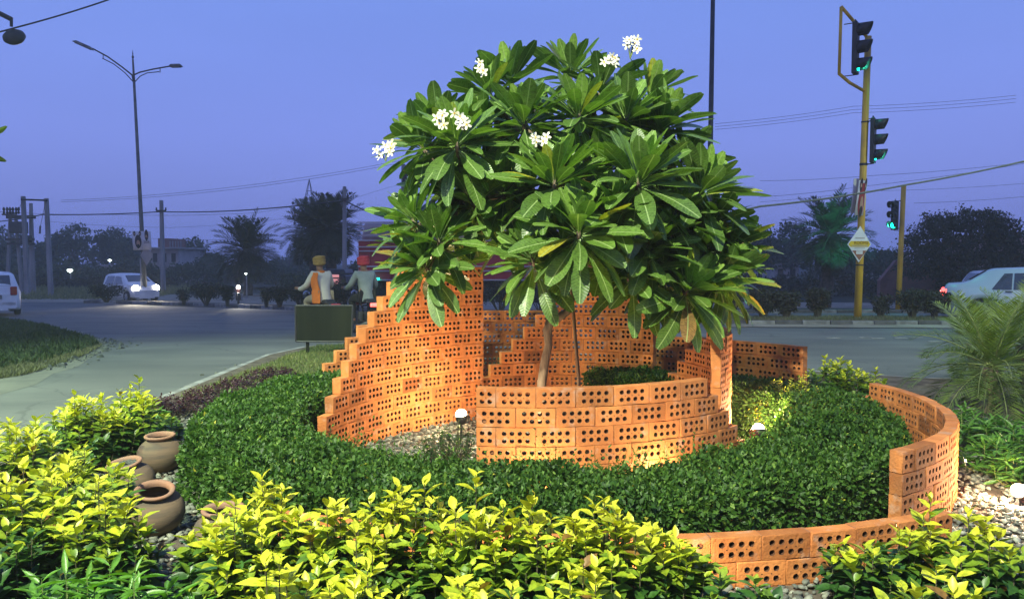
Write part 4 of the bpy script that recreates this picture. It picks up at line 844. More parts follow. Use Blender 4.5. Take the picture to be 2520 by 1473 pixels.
mb = MB(); mb.tube([op(298), A(2150, 296, D2-.1)], .016, 6); mb.tube([op(403), A(2150, 402, D2-.1)], .016, 6)
for py in (298, 403, 650, 400): mb.tube([op(py+1.5), op(py-1.5)], .100, 14)
mb.build('clamps', M['black'], root)
GRN = (.05, 1, .6)
for (pp, dd), (ax, ay) in zip((g1, g2), ((0, 0), (0, 0))): lamp('signal_glow', 'SPOT', pp+dd*.02, 60, GRN, .04, pp+dd+Vector((0, 0, -.25)), 140, .3)
pp = A(2109, 487, D2-.14); poster('poster', 'curled poster on the front of the yellow signal pole, portrait in a red turban', A(2121, 487, D2-.22), .30, .92, .35, [(0, -.05, .36, rd, sk), (-.25, .38, .14, dk, sk), (.25, .38, .14, dk, sk)], bend=.2, roll=.18)
poster('poster', 'blank back of a poster folded behind the left side of the yellow signal pole', A(2106, 482, D2+.05), .22, .92, .4, [], bend=.2, roll=.14)
# diamond board
c = A(2115, 601, D2-.16); rt = empty('diamond_sign', c, 0, 'white and yellow diamond-shaped board reading ROOMS on the yellow signal pole', 'sign')
yaw = .12; Rm = Euler((0, 0, yaw)).to_matrix(); W_, H_ = .33, .475
def dl(x, z, y=0): return c+Rm@Vector((x, y, z))
mb = MB(); mb.prism([dl(0.02, H_), dl(W_, 0), dl(-0.01, -H_), dl(-W_, 0.0)], Rm@Vector((0, .02, 0))); mb.build('board', M['white'], rt)
yl = mat('yellow print', (.70, .48, .02), .6); br_ = mat('brown print', (.30, .12, .07), .7); gy = mat('faded print', (.50, .44, .40), .7)
mb = MB(); e_ = .004; mb.prism([dl(-W_+.02, .0, -.006), dl(-W_+.085, .085, -.006), dl(W_-.075, .085, -.006), dl(W_-.03, .0, -.006), dl(W_-.07, -.07, -.006), dl(-W_+.085, -.07, -.006)], Rm@Vector((0, e_, 0))); mb.build('yellow_band', yl, rt)
mb = MB(); mb.prism([dl(-W_+.135, -.165, -.006), dl(W_-.125, -.165, -.006), dl(0, -H_+.05, -.006)], Rm@Vector((0, e_, 0))); mb.build('brown_corner', br_, rt)
mb = MB(); mb.prism([dl(-.09, -.17, -.009), dl(.09, -.17, -.009), dl(.09, -.26, -.009), dl(-.09, -.26, -.009)], Rm@Vector((0, .002, 0))); mb.build('notice_panel', M['white'], rt)
mb = MB()
for z, hw, th_ in ((.15, .13, .03), (-.045, .22, .022), (-.11, .14, .018), (-.195, .07, .014), (-.225, .06, .014)):
    xx = -hw
    while xx < hw: wv = random.uniform(.012, .03); mb.prism([dl(xx, z, -.013), dl(xx+wv, z, -.013), dl(xx+wv, z+th_, -.013), dl(xx, z+th_, -.013)], Rm@Vector((0, .002, 0))); xx += wv+.008
mb.build('small_print', gy, rt)
textobj('ROOMS', .115, mat('brown letters', (.25, .12, .01), .7), rt, Rm@Vector((.04, -.014, .035)), (math.pi/2, 0, yaw))
# second yellow signal
D3 = 24.9; B = A(2210, 766, D3); T = A(2224, 456, D3)
root = empty('traffic_signal', B, 0, 'shorter distant yellow traffic signal pole with one black head turned away to the left', 'traffic signal', SG)
mb = MB(); mb.tube([B, T], [.085, .075], 12); mb.build('pole', M['yellowpole'], root, smooth=True)
g3 = sigheads(root, A(2203, 493, D3-.05), 1.0, math.pi+.5, True)
mb = MB(); mb.tube([A(2223, 494, D3), A(2205, 495, D3)], .014, 6); mb.tube([A(2221, 562, D3), A(2205, 562, D3)], .014, 6); mb.build('head_bracket', M['black'], root)
lamp('signal_glow', 'SPOT', g3[0]+g3[1]*.02, 90, GRN, .03, g3[0]+g3[1]+Vector((0, 0, -.25)), 140, .3)
lamp('signal_light', 'SPOT', A(2160, 640, 27.0), 700, GRN, .1, A(2060, 560, 30), 60, .5)
# tall dark lamp pole behind the tree
B = A(1741, 795, 21.2); T = A(1757, -160, 21.2); root = empty('street_lamp', B, 0, 'tall dark lamp pole rising out of the picture behind the right side of the tree', 'street lamp')
mb = MB(); mb.tube([B, B.lerp(T, .5), T], [.095, .070, .055], 12); mb.build('pole', M['darksteel'], root, smooth=True)
mb = MB(); mb.tube([T, T+Vector((-.6, 0, .5)), T+Vector((-1.8, 0, .75))], .03, 8); mb.box(T+Vector((-2.1, 0, .78)), (.6, .25, .1)); mb.build('lamp_arm', M['darksteel'], root)
# hanging lamp at the top left
root = empty('hanging_lamp', A(-60, 700, 15), 0, 'black round lamp hanging from an arm at the top left corner', 'lamp')
P0 = Vector((A(-60, 700, 15).x, 15, -.1)); mb = MB(); P1 = A(-60, 10, 15); mb.tube([P0, P1], .09, 10); mb.tube([P1, A(0, 34, 15), A(28, 48, 15)], [.05, .046, .046], 8); mb.tube([A(28, 44, 15), A(28, 66, 15)], .028, 8); mb.build('post', M['black'], root)
cc = A(34, 90, 15); mb = MB(); mb.lathe([(.001, .10), (.11, .09), (.19, .02), (.20, -.03), (.16, -.08), (.001, -.09)], cc, 24, rot=Euler((.9, .2, 0)).to_matrix()); mb.build('lamp_shade', M['black'], root, smooth=True)

# green signboard seen from behind
bd = 12.0; root = empty('signboard', A(795, 873, bd), 0, 'blank dark green signboard on two short legs in the grass, two riders behind it', 'signboard')
a, b_, c, d = A(727, 752, bd), A(868, 752, bd-.05), A(866, 840, bd-.05), A(728, 840, bd)
mb = MB(); mb.prism([a, b_, c, d], (0, .02, 0)); mb.build('panel', M['board'], root)
mb = MB()
for p, q in ((a, b_), (b_, c), (c, d), (d, a)): mb.tube([p, q], .014, 6)
mb.build('frame', M['darksteel'], root)
for px in (756, 850):
    mb = MB(); p = A(px, 800, bd+.03); mb.box((p.x, p.y+.01, .10), (.045, .03, .9)); mb.build('leg', M['board'], root)

# ------------------------------------------------------------------ utility poles, pylon, wires
UP = 'concrete utility poles in the background'
def upole(px0, py0, px1, py1, d, r, label, cross=None, group=UP):
    B = A(px0, py0, d); T = A(px1, py1, d); root = empty('utility_pole', B, 0, label, 'utility pole', group)
    mb = MB(); mb.box((B+T)/2, (r*2, r*1.6, (T-B).length), (T-B).to_track_quat('Z', 'Y').to_matrix(), taper=.72); mb.build('post', M['concrete'], root, bevel=.02)
    if cross:
        mb = MB()
        for (a, b, c_) in cross: mb.box((A(a, c_, d-.2)+A(b, c_, d-.2))/2, ((A(b, c_, d)-A(a, c_, d)).length, .12, .12))
        for (a, b, c_) in cross:
            for q in (a, b): mb.lathe([(.03, 0), (.07, .05), (.04, .12), (.06, .16), (.001, .22)], A(q, c_-1, d-.2), 8)
        mb.build('crossarm', M['black'], root)
    return root
upole(402, 716, 397, 493, 52, .16, 'single utility pole between the double-armed lamp and the left date palm', [(385, 408, 519)])
upole(848, 700, 848, 459, 38, .13, 'utility pole behind the larger date palm, right of it', [(838, 856, 491)])
upole(993, 760, 993, 404, 27, .115, 'utility pole half hidden by the left side of the tree crown', [(993, 1001, 436), (993, 1001, 452)])
root = empty('twin_pole_structure', A(90, 737, 46), 0, 'two tall utility poles joined by a bar at the top, at the far left', 'utility pole', UP)
for (x0, y0, x1, y1) in ((68, 737, 57, 483), (126, 737, 114, 488)):
    Bq, Tq = A(x0, y0, 46), A(x1, y1, 46); mb = MB(); mb.box((Bq+Tq)/2, (.26, .24, (Tq-Bq).length), (Tq-Bq).to_track_quat('Z', 'Y').to_matrix(), taper=.8); mb.build('post', M['concrete'], root, bevel=.02)
mb = MB(); mb.tube([A(52, 491, 45.8), A(116, 493, 45.8)], .06, 6); mb.build('crossbar', M['black'], root); mb = MB(); mb.tube([A(56, 492, 45.8), A(44, 522, 45.8)], .015, 4); mb.build('stay_wire', M['black'], root); mb = MB(); mb.tube([A(112, 495, 45.8), A(99, 560, 45.8)], .015, 4); mb.tube([A(99, 556, 45.8), A(98, 575, 45.8)], .05, 6); mb.build('stay_wire', M['black'], root)
root = empty('transformer_structure', A(45, 720, 50), 0, 'transformer platform carried between four utility poles at the far left', 'transformer', None)
for (x0, y0, x1, y1) in ((18, 712, 26, 520), (56, 735, 38, 524), (78, 718, 76, 516), (84, 722, 76, 500)):
    Bq, Tq = A(x0, y0, 50), A(x1, y1, 50); mb = MB(); mb.box((Bq+Tq)/2, (.20, .2, (Tq-Bq).length), (Tq-Bq).to_track_quat('Z', 'Y').to_matrix(), taper=.8); mb.build('post', M['concrete'], root, bevel=.02)
for (x0, x1, y, h) in ((18, 85, 534, .22), (16, 82, 589, .16), (20, 84, 600, .14), (8, 30, 528, .1)): p, q = A(x0, y, 49.6), A(x1, y, 49.6); mb = MB(); mb.box((p+q)/2, ((q-p).length, .3, h)); mb.build('crossbar', M['black'], root)
mb = MB(); p, q = A(30, 560, 49.6), A(62, 560, 49.6); mb.box((p+q)/2, ((q-p).length, .7, .75)); mb.box((p+q)/2+Vector((.45, 0, -.75)), (.5, .5, .5)); mb.build('transformer_tank', M['darksteel'], root, bevel=.04)
mb = MB()
for x in (10, 18, 25, 32, 40, 46): mb.lathe([(.04, 0), (.09, .1), (.05, .2), (.1, .3), (.04, .45)], A(x, 527, 49.6), 6)
mb.build('insulators', M['black'], root)
# lattice pylon
def pylon(px, py0, py1, d, hw, label, arms):
    root = empty('lattice_pylon', A(px, py0, d), 0, label, 'pylon', 'far lattice pylons'); mb = MB(); ap = A(px, py1, d); s_ = d/F; legs = []
    n = 9; Bz = A(px, py0, d)
    for sx in (-1, 1):
        for sy in (-1, 1):
            pts = [ap.lerp(Bz+Vector((sx*hw, sy*hw, 0)), t) for t in np.linspace(0, 1, n+1)]; legs.append(pts); mb.tube([pts[0], pts[-1]], s_*.75, 4)
    for i in range(1, n+1):
        for a, b in ((0, 1), (1, 3), (3, 2), (2, 0)): mb.tube([legs[a][i], legs[b][i-1]], s_*.4, 3); mb.tube([legs[a][i], legs[b][i]], s_*.4, 3)
    mb.build('lattice', M['darksteel'], root); mb = MB()
    for (ax, ay) in arms: mb.tube([A(ax, ay, d), A(px-6, ay-16, d)], s_*.8, 4); mb.tube([A(ax, ay, d), A(px, ay, d)], s_*.8, 4); mb.lathe([(s_*3, 0), (s_*3.6, s_*3), (s_*1, s_*5)], A(ax+3, ay-2, d), 6)
    if arms: mb.build('arm', M['darksteel'], root)
pylon(761, 700, 441, 95, 2.4, 'tall lattice pylon rising behind the larger date palm', [(718, 503), (722, 535), (722, 553), (800, 505)])
pylon(713, 690, 600, 260, 2.5, 'tiny faint lattice pylon on the horizon between the date palms', [])
def wire(pts, r, m, label, g='thin overhead wires'):
    mb = MB(); P = [A(*q) for q in pts]; out = []
    for i in range(len(P)-1):
        n = 12; span = (P[i+1]-P[i]).length
        for k in range(n+(i == len(P)-2)): t = k/n; q = P[i].lerp(P[i+1], t); out.append(q-Vector((0, 0, span*.010*4*t*(1-t))))
    c = out[0]; rt = MB().tube(out, r, 5); o = rt.build('overhead_wire', m); tag(o, label, 'overhead wire', g)
    return o
wire([(-40, 548, 50), (105, 528, 46), (397, 521, 52), (848, 493, 38), (993, 545, 27), (1500, 560, 26)], .035, M['cable'], 'thickest dark cable strung past the left utility poles', None)
wire([(-40, 88, 15), (34, 70, 15), (290, -8, 17)], .017, M['cable'], 'wire running up from the round hanging lamp at the top left', None)
wire([(1700, 540, 14), (1870, 508, 14.5), (2230, 455, 16), (2620, 372, 17)], .020, M['greencable'], 'thick grey-green cable sloping up to the right edge', None)
for i, (pts, lb) in enumerate((
    (((150, 493, 60), (560, 462, 60), (960, 400, 60), (1300, 330, 60)), 'upper of the two faint wires rising towards the tree on the left'),
    (((150, 497, 60), (560, 468, 60), (960, 406, 60), (1300, 340, 60)), 'lower of the two faint wires rising towards the tree on the left'),
    (((-20, 520, 60), (300, 528, 60), (550, 527, 60), (745, 500, 90)), 'faint wire level with the crossarms left of the pylon'),
    (((120, 545, 80), (420, 560, 80), (722, 535, 95)), 'faint wire sagging to the middle arm of the pylon'),
    (((340, 585, 80), (560, 590, 80), (722, 553, 95)), 'lowest faint wire, ending at the bottom arm of the pylon'),
    (((800, 505, 95), (960, 460, 90), (1200, 400, 80)), 'faint wire leaving the pylon towards the tree'),
    (((1760, 305, 60), (2100, 262, 60), (2500, 235, 60)), 'top one of three parallel wires behind the signal pole'),
    (((1760, 312, 60), (2100, 270, 60), (2500, 243, 60)), 'middle one of three parallel wires behind the signal pole'),
    (((1760, 319, 60), (2100, 278, 60), (2500, 252, 60)), 'lowest one of three parallel wires behind the signal pole'),
    (((1870, 445, 40), (2150, 432, 40), (2560, 395, 40)), 'wire just above the thick grey-green cable'),
    (((1870, 485, 40), (2130, 458, 40), (2560, 395, 40)), 'wire crossing behind the curled poster'),
    (((1870, 497, 50), (2130, 470, 50), (2560, 448, 50)), 'wire just below the thick grey-green cable at the right'),
    (((2250, 500, 60), (2560, 480, 60)), 'short faint wire above the dark tree at the right'))):
    wire(pts, .013 if pts[0][2] >= 60 else .009, M['cable'], lb)

# ------------------------------------------------------------------ far trees, palms, bushes, buildings
def ell(n, c, r, hollow=.35):
    d = rdir(n); rad = RS.uniform(hollow, 1, n)**.5; return np.array(c)+d*rad[:, None]*np.array(r)
def bigtree(label, base, blobs, ncl, per, leaf, trunkr=.2, m='far', group=None, name='tree', spreadc=.35, limbs=True):
    """blobs: (dx, dz, rx, ry, rz) crown masses relative to the base"""
    base = Vector(base); root = empty(name, base, 0, label, 'tree', group); vol = np.array([b[2]*b[3]*b[4] for b in blobs])**.67; sets = []
    for b_, k in zip(blobs, np.maximum(6, ncl*vol/vol.sum()).astype(int)):
        C = ell(k, (base.x+b_[0], base.y+RS.uniform(-.3, .3)*b_[3], base.z+b_[1]), b_[2:5]); C = np.repeat(C, per, 0); n = len(C); P = C+RS.normal(0, spreadc, (n, 3))*np.array([1, 1, .6])
        L = leaf*RS.uniform(.6, 1.3, n); sh = np.repeat(RS.rand(k), per); sets.append(leaves(P, rdir(n)+np.array([0, 0, -.3]), rdir(n), L, L*.6, np.clip(sh*.7+RS.rand(n)*.3, 0, 1), T_TINY))
    leafobj('crown', sets, LG[m], root, smooth=False)
    mb = MB(); zt = min(b_[1] for b_ in blobs); tp = base+Vector((blobs[0][0]*.5, 0, zt)); mb.tube([base, base.lerp(tp, .5)+Vector((trunkr*.4, 0, 0)), tp], [trunkr, trunkr*.8, trunkr*.6], 8)
    for b_ in blobs:
        q = base+Vector((b_[0], 0, b_[1]+b_[4]*.3)); mb.tube([tp-Vector((0, 0, .3)), tp.lerp(q, .5)+Vector((0, 0, -.1*b_[4])), q], [trunkr*.5, trunkr*.3, trunkr*.12], 6)
        for k in range(3): e_ = q+Vector((RS.uniform(-.7, .7)*b_[2], RS.uniform(-.7, .7)*b_[3], RS.uniform(-.1, .6)*b_[4])); mb.tube([tp.lerp(q, .6), tp.lerp(q, .7).lerp(e_, .5), e_], [trunkr*.22, trunkr*.14, trunkr*.05], 5)
    mb.build('trunk', M['trunk'], root, smooth=True)
TG = 'hazy trees along the horizon'
def ft(px, ytop, hw, d, label, yb=705, flat=.35, n=260, dens=1.0, **k):
    s_ = d/F; b0 = A(px, yb, d); b0.z = gz(b0.x, b0.y); H = A(px, ytop, d).z-b0.z; w_ = hw*s_; bl = []
    bl.append((0, H*.78, w_*.75, w_*.6, H*.22))
    for i in range(5): a = RS.uniform(-1, 1); bl.append((a*w_*.75, H*RS.uniform(.45, .82)*(1-.18*abs(a)), w_*RS.uniform(.3, .5), w_*.4, H*RS.uniform(.10, .17)))
    bl.append((0, H*.45, w_*.8, w_*.5, H*.2))
    bigtree(label, b0, bl, int(n*dens), 16, s_*7.5, H*.03, spreadc=s_*6.5, group=TG, **k)
for a in ((10, 560, 60, 85, 'hazy tree at the left edge behind the transformer'), (105, 600, 45, 88, 'low hazy tree between the twin poles'), (190, 552, 68, 90, 'tallest hazy spreading tree right of the twin poles'),
          (275, 560, 52, 92, 'hazy spreading tree left of the double-armed lamp pole'), (325, 580, 34, 94, 'hazy tree directly behind the double-armed lamp pole'), (465, 585, 60, 80, 'hazy round tree behind the single utility pole'),
          (520, 625, 40, 84, 'low hazy tree left of the left date palm'), (700, 640, 45, 110, 'low far tree between the two date palms'), (760, 610, 45, 100, 'dark tree below the pylon'), (905, 640, 45, 70, 'dark low tree behind the lorry')):
    ft(*a)
for a in ((1870, 560, 55, 60, 'dark tree at the right edge of the frangipani crown', 715), (1945, 545, 50, 64, 'dark tree left of the green-lit palm', 715), (2150, 610, 70, 60, 'dark shrubby tree between the two yellow poles', 715), (2075, 625, 45, 66, 'dark low tree behind the green-lit palm', 715),
          (2545, 600, 60, 70, 'dark tree at the far right edge behind the large round tree', 715), (1780, 620, 50, 70, 'dark tree behind the lower right of the frangipani', 715), (1650, 640, 60, 72, 'dark tree hidden low behind the frangipani', 715)):
    ft(*a, dens=1.2)
b0 = A(2375, 715, 34); b0.z = gz(b0.x, b0.y); k_ = 34/F
bigtree('large round dark tree behind the silver car', b0, [(0, 2.9, 2.3, 1.8, 1.35), (-1.3, 2.3, 1.4, 1.4, 1.0), (1.5, 2.4, 1.4, 1.4, 1.1), (.2, 1.6, 2.3, 1.6, .9), (-2.1, 1.7, .9, 1, .55), (2.3, 1.7, .9, 1, .8), (0.3, 3.7, 1.3, 1.0, .5), (-1.0, 3.4, .9, .9, .5), (1.7, 3.3, .8, .9, .5)], 1050, 22, .13, .16, m='bush', spreadc=.13)
sheet('far_bank', [(-60, 56), (-20, 58), (0, 60), (0, 64), (-60, 64)], .2, M['field'])
def scrub(label, x0, x1, d, h, n, m='far', y0=705):
    a = A(x0, y0, d); b = A(x1, y0, d); X = RS.uniform(a.x, b.x, n); Y = d+RS.uniform(-1.5, 1.5, n); hh = h*(.65+.35*wob(X*.35, Y*.1, 0, 1)); Z = RS.uniform(0, 1, n)**.7*hh+gz((a.x+b.x)/2, d)
    s_ = d/F; L = s_*9*RS.uniform(.5, 1.2, n); o = leafobj('undergrowth', [leaves(np.stack([X, Y, Z], 1), rdir(n), rdir(n), L, L*.55, RS.rand(n)*.8, T_TINY)], LG[m], smooth=False, off=(0, 0, 0)); tag(o, label, 'undergrowth', kind='stuff')
scrub('tangled dark undergrowth below the far trees on the left', -80, 760, 70, 2.6, 16000)
scrub('brown scrub beyond the dry verge at the left', -60, 420, 60, 1.2, 7000, 'bush')
scrub('dark undergrowth behind the riders and the lorry', 700, 1500, 46, 2.0, 12000)
scrub('dark undergrowth behind the yellow poles', 1500, 2360, 42, 1.7, 14000, 'bush')
scrub('dark undergrowth behind the silver car', 2330, 2650, 36, 1.5, 6000, 'bush')
# date palms
def palm(name, label, base, top, nf, fl, r, m='palm', lf=.34, dead=0, group=None, arch=1.0, seed=1, npair=30, lw=.028, updeg=78, dndeg=-50, trm='trunk'):
    rs = np.random.RandomState(seed); base = Vector(base); top = Vector(top); root = empty(name, base, 0, label, 'palm', group); mb = MB(); H = (top-base).length
    if H > .3:
        pts = [base.lerp(top, t)+Vector((.04*math.sin(t*5), 0, 0)) for t in np.linspace(0, 1, 9)]; mb.tube(pts, [r*(1.25-.35*t+.05*math.sin(t*40)) for t in np.linspace(0, 1, 9)], 10)
        for i in range(int(H*26)):
            t = rs.rand(); q = rs.uniform(0, 6.28); p = base.lerp(top, t); mb.box(p+Vector((math.cos(q)*r*.95, math.sin(q)*r*.95, 0)), (r*.35, r*.35, r*.5), (0, -.5, q))
        mb.build('trunk', M[trm], root)
    mr = MB(); Pl, Dl_, Nl, Ll, Tl = [], [], [], [], []
    for f in range(nf+dead):
        g = (f+.5)/nf; az = f*2.39996+rs.uniform(-.3, .3); el = R(updeg+(dndeg-updeg)*min(g, 1)**.9+rs.uniform(-7, 7)) if f < nf else R(-70+rs.uniform(-12, 10)); L = fl*rs.uniform(.82, 1.1)*(.8 if f >= nf else 1)
        p = top+Vector((rs.uniform(-.05, .05), rs.uniform(-.05, .05), rs.uniform(-.1, .1)))*fl*.3; pts = [p.copy()]; n = 12; tw = rs.uniform(-.3, .3)
        for i in range(n):
            e2 = el-arch*(.9*((i/n)**1.4)*max(.25, math.cos(el))); d = Vector((math.cos(az+tw*i/n)*math.cos(e2), math.sin(az+tw*i/n)*math.cos(e2), math.sin(e2))); p = p+d*(L/n); pts.append(p.copy())
        mr.tube(pts, [r*.10*(1-.85*i/n)+.002 for i in range(n+1)], 4, cap=False)
        for j in range(npair):
            t = .12+.88*(j+.5)/npair; x = t*n; i = min(n-1, int(x)); q = pts[i].lerp(pts[i+1], x-i); tg = (pts[i+1]-pts[i]).normalized(); sd = tg.cross(Vector((0, 0, 1)))
            if sd.length < .05: sd = Vector((1, 0, 0))
            sd.normalize(); un = sd.cross(tg)
            for s_ in (-1, 1):
                dd = tg*.62+sd*s_*.75+un*rs.uniform(.15, .45)+Vector((rs.uniform(-.1, .1), rs.uniform(-.1, .1), -.12 if f < nf else -.5)); Pl.append(q); Dl_.append(dd); Nl.append(un); Ll.append(lf*(.35+1.0*math.sin(math.pi*min(1, t*.9+.1))**.7)*rs.uniform(.85, 1.1)); Tl.append(np.clip(rs.uniform(.1, .7)+.25*(1-g), 0, 1))
    mr.build('frond_stalks', M['greenstem'] if m == 'fern' else M['stem'], root, smooth=True); Ll = np.array(Ll)
    leafobj('fronds', [leaves(np.array(Pl), np.array(Dl_), np.array(Nl), Ll, lw, np.array(Tl), T_TINY)], LG[m], root, smooth=False)
def dp(px, yb, yc, d, fl, nf, label, seed, r=.22, **k):
    b = A(px, yb, d); b.z = gz(b.x, d); palm('date_palm', label, b, A(px-2, yc, d), nf, fl, r, label and 'palm', group='date palms in the background', seed=seed, **k)
dp(610, 706, 615, 48, 2.45, 60, 'smaller date palm left of the pylon, dark against the sky', 5, .24, lf=.62, lw=.07, npair=30, dead=8)
dp(815, 708, 560, 40, 2.1, 74, 'larger date palm right of the pylon with hanging dead fronds', 6, .24, lf=.55, lw=.06, npair=30, dead=30)
dp(772, 708, 570, 42, 1.95, 60, 'date palm merging with the left side of the larger one', 7, .22, lf=.52, lw=.06, npair=30, dead=22)
b = A(2028, 718, 31); b.z = gz(b.x, 31); palm('date_palm', 'date palm with thick trunk behind the yellow signal pole, its leaves lit green', b, A(2045, 575, 31), 62, 1.85, .22, 'palm', lf=.46, lw=.048, npair=30, dead=16, seed=8, group='date palms in the background')
# small palms at the right edge
FG = 'small feathery palms at the right edge'
for (px, yc, d, fl, nf, sd_, lb, z0) in ((2440, 905, 7.3, .85, 34, 11, 'nearest small feathery palm at the right edge', 0), (2520, 850, 8.0, .85, 30, 12, 'taller small feathery palm cut by the right edge', 0), (2395, 845, 9.4, .70, 22, 13, 'small feathery palm farthest back, against the road', -.15)):
    t = A(px, yc, d); palm('small_palm', lb, (t.x, d, z0), t, nf, fl, .05, 'fern', lf=.17, lw=.011, npair=44, seed=sd_, group=FG, arch=1.3, updeg=80, dndeg=-38, trm='bark')
# bushes on the reserves
def bush(px, yb, yt, hw, d, label, n=900, vase=True, dens=1.0):
    s_ = d/F; c = A(px, yb, d); root = empty('reserve_bush', c, 0, label, 'bush', 'trimmed bushes on the central reserves'); H = A(px, yt, d).z-c.z; w_ = hw*s_; mb = MB(); ns = 20
    for i in range(ns):
        a = RS.uniform(0, 6.28); rr = math.sqrt(RS.rand()); t = c+Vector((math.cos(a)*rr*w_, math.sin(a)*rr*w_*.6, H*RS.uniform(.75, 1))); mb.tube([c+Vector((math.cos(a)*.05, math.sin(a)*.05, 0)), c.lerp(t, .5)+Vector((0, 0, H*.06)), t], [.02, .014, .006], 4)
    mb.build('stems', M['stem'], root); n = int(n*dens); zz = RS.uniform(.28, 1, n)**.8; a = RS.uniform(0, 6.28, n); rr = np.sqrt(RS.rand(n))*(.35+.65*np.minimum(1, zz*1.35)) if vase else np.sqrt(RS.rand(n))
    P = np.stack([c.x+np.cos(a)*rr*w_, c.y+np.sin(a)*rr*w_*.6, c.z+zz*H*(1-.10*rr)], 1)+RS.normal(0, .03, (n, 3)); L = RS.uniform(.06, .12, n)
    leafobj('foliage', [leaves(P, rdir(n), rdir(n), L, L*.5, RS.rand(n), T_TINY)], LG['bush'], root, smooth=False)
for a in ((262, 744, 700, 45, 33, 'wide trimmed bush in front of the oncoming car'), (452, 750, 712, 18, 32, 'thin bush right of the double-armed lamp pole'), (508, 751, 696, 42, 31.5, 'wide vase-shaped bush in the middle of the left reserve'), (560, 753, 702, 14, 31, 'narrow bush beside the single headlight'),
          (656, 756, 708, 14, 30.5, 'thin bare bush left of the pair near the riders'), (688, 757, 702, 24, 30, 'vase-shaped bush just left of the riders'), (740, 760, 696, 34, 29.5, 'dark bush directly behind the left rider'), (835, 765, 690, 40, 28.5, 'dark bush between the two riders'),
          (930, 768, 690, 45, 28, 'dark bush right of the right rider'), (1030, 770, 694, 45, 27.5, 'dark bush behind the hanging lower left leaves'), (1230, 770, 692, 60, 27, 'dark bush right of the tall stepped wall'), (1330, 770, 692, 50, 27, 'dark bush behind the trunk'),
          (1790, 790, 712, 36, 20.9, 'bush right of the lowest frangipani leaves'), (1878, 788, 712, 40, 20.9, 'broad bush on the right reserve, left of the middle one'), (1936, 788, 716, 32, 20.8, 'broad bush in the middle of the right reserve'), (2012, 786, 708, 30, 20.8, 'bush just left of the yellow signal pole'),
          (2168, 790, 725, 26, 20.9, 'thin scraggly bush right of the yellow signal pole'), (2245, 788, 712, 40, 20.6, 'bush by the second yellow pole'), (2300, 788, 716, 36, 20.5, 'bush in front of the tail lights of the silver car')):
    bush(*a, dens=.5 if 'thin' in a[5] else 1.6)
# buildings
def building(name, label, px0, px1, ytop, yb, d, m, floors=2, wins=3, extra=None, depth=6):
    a = A(px0, yb, d); b = A(px1, yb, d); zt = A(px0, ytop, d).z; z0 = gz((a.x+b.x)/2, d)-.1; c = Vector(((a.x+b.x)/2, d+depth/2, (zt+z0)/2)); W_ = b.x-a.x; H_ = zt-z0
    root = empty(name, (c.x, c.y, z0), 0, label, 'building'); mb = MB(); mb.box(c, (W_, depth, H_)); mb.build('wall', m, root)
    mb = MB()
    for f in range(1, floors+1): mb.box((c.x, c.y-.25, z0+H_*f/floors+.06), (W_+.7, depth+.7, .16))
    mb.build('floor_slabs', M['plaster'], root)
    for f in range(floors):
        for i in range(wins):
            x = a.x+W_*(i+.5)/wins; zc = z0+H_*(f+.5)/floors; w_, h_ = W_/wins*.45, H_/floors*.5; mb = MB(); mb.box((x, d+.02, zc), (w_, .1, h_)); wn = mb.build('window', M['darkopen'], root)
            mb = MB(); mb.box((x, d-.06, zc+h_/2+.06), (w_+.2, .15, .08)); mb.box((x, d-.06, zc-h_/2-.06), (w_+.2, .15, .08)); mb.build('window_sill', M['plaster'], root)
    if extra:
        mb = MB(); mb.box((c.x-W_*.2, c.y, zt+H_*.15), (W_*.45, depth*.6, H_*.3)); mb.build('roof_room', M['redbrickfar'], root); mb = MB()
        for i in range(5): mb.tube([(c.x+W_*(.05+.1*i), d+1, zt), (c.x+W_*(.05+.1*i), d+1, zt+H_*.22)], .05, 4)
        mb.build('rebar_columns', M['concrete'], root)
building('half_built_house', 'half-built pale two storey house behind the single utility pole', 372, 440, 612, 700, 74, M['plaster'], 2, 3, True)
building('pale_house', 'pale house glimpsed between the dark trees right of the frangipani', 1905, 1965, 612, 700, 75, M['plaster'], 2, 2)
building('pale_house', 'pale low house seen between the green-lit palm and the large round tree', 2140, 2235, 625, 700, 72, M['plaster'], 1, 3)
building('pink_house', 'pinkish house at the right edge behind the large round tree', 2420, 2560, 580, 700, 60, mat('pink wash', (.42, .27, .24), .9), 2, 3)
building('long_shed', 'long low shed with pale roof under the far trees at the left', 250, 345, 655, 700, 76, M['plaster'], 1, 4)
a, b = A(2165, 720, 38), A(2350, 720, 37); mb = MB(); mb.prism([(a.x, a.y, gz(a.x, 38)-.2), (b.x, b.y, gz(b.x, 37)-.2), (b.x, b.y, A(2350, 660, 37).z), (a.x+.8, a.y, A(2230, 640, 38).z), (a.x, a.y, A(2165, 690, 38).z)], (0, .3, 0))
rt = empty('boundary_wall', a, 0, 'weathered reddish boundary wall behind the second yellow pole', 'wall'); mb.build('brickwork', M['redbrickfar'], rt)
for (px, py, d, s_, lb) in ((172, 665, 68, .22, 'bright white lamp below the far trees, left'), (270, 640, 72, .15, 'small white lamp on a thin post left of the double-armed pole'), (605, 673, 44, .07, 'small lamp under the left date palm')):
    p = A(px, py, d); rt = empty('far_lamp', (p.x, p.y, gz(p.x, p.y)), 0, lb, 'lamp', 'small lit lamps in the distance'); mb = MB(); mb.tube([(p.x, p.y+.1, gz(p.x, p.y)), (p.x, p.y+.1, p.z)], .04, 6); mb.build('post', M['concrete'], rt)
    mb = MB(); mb.lathe([(.001, -s_), (s_, -s_*.3), (s_, s_*.3), (.001, s_*.6)], p, 10); mb.build('globe', M['e_white'], rt)

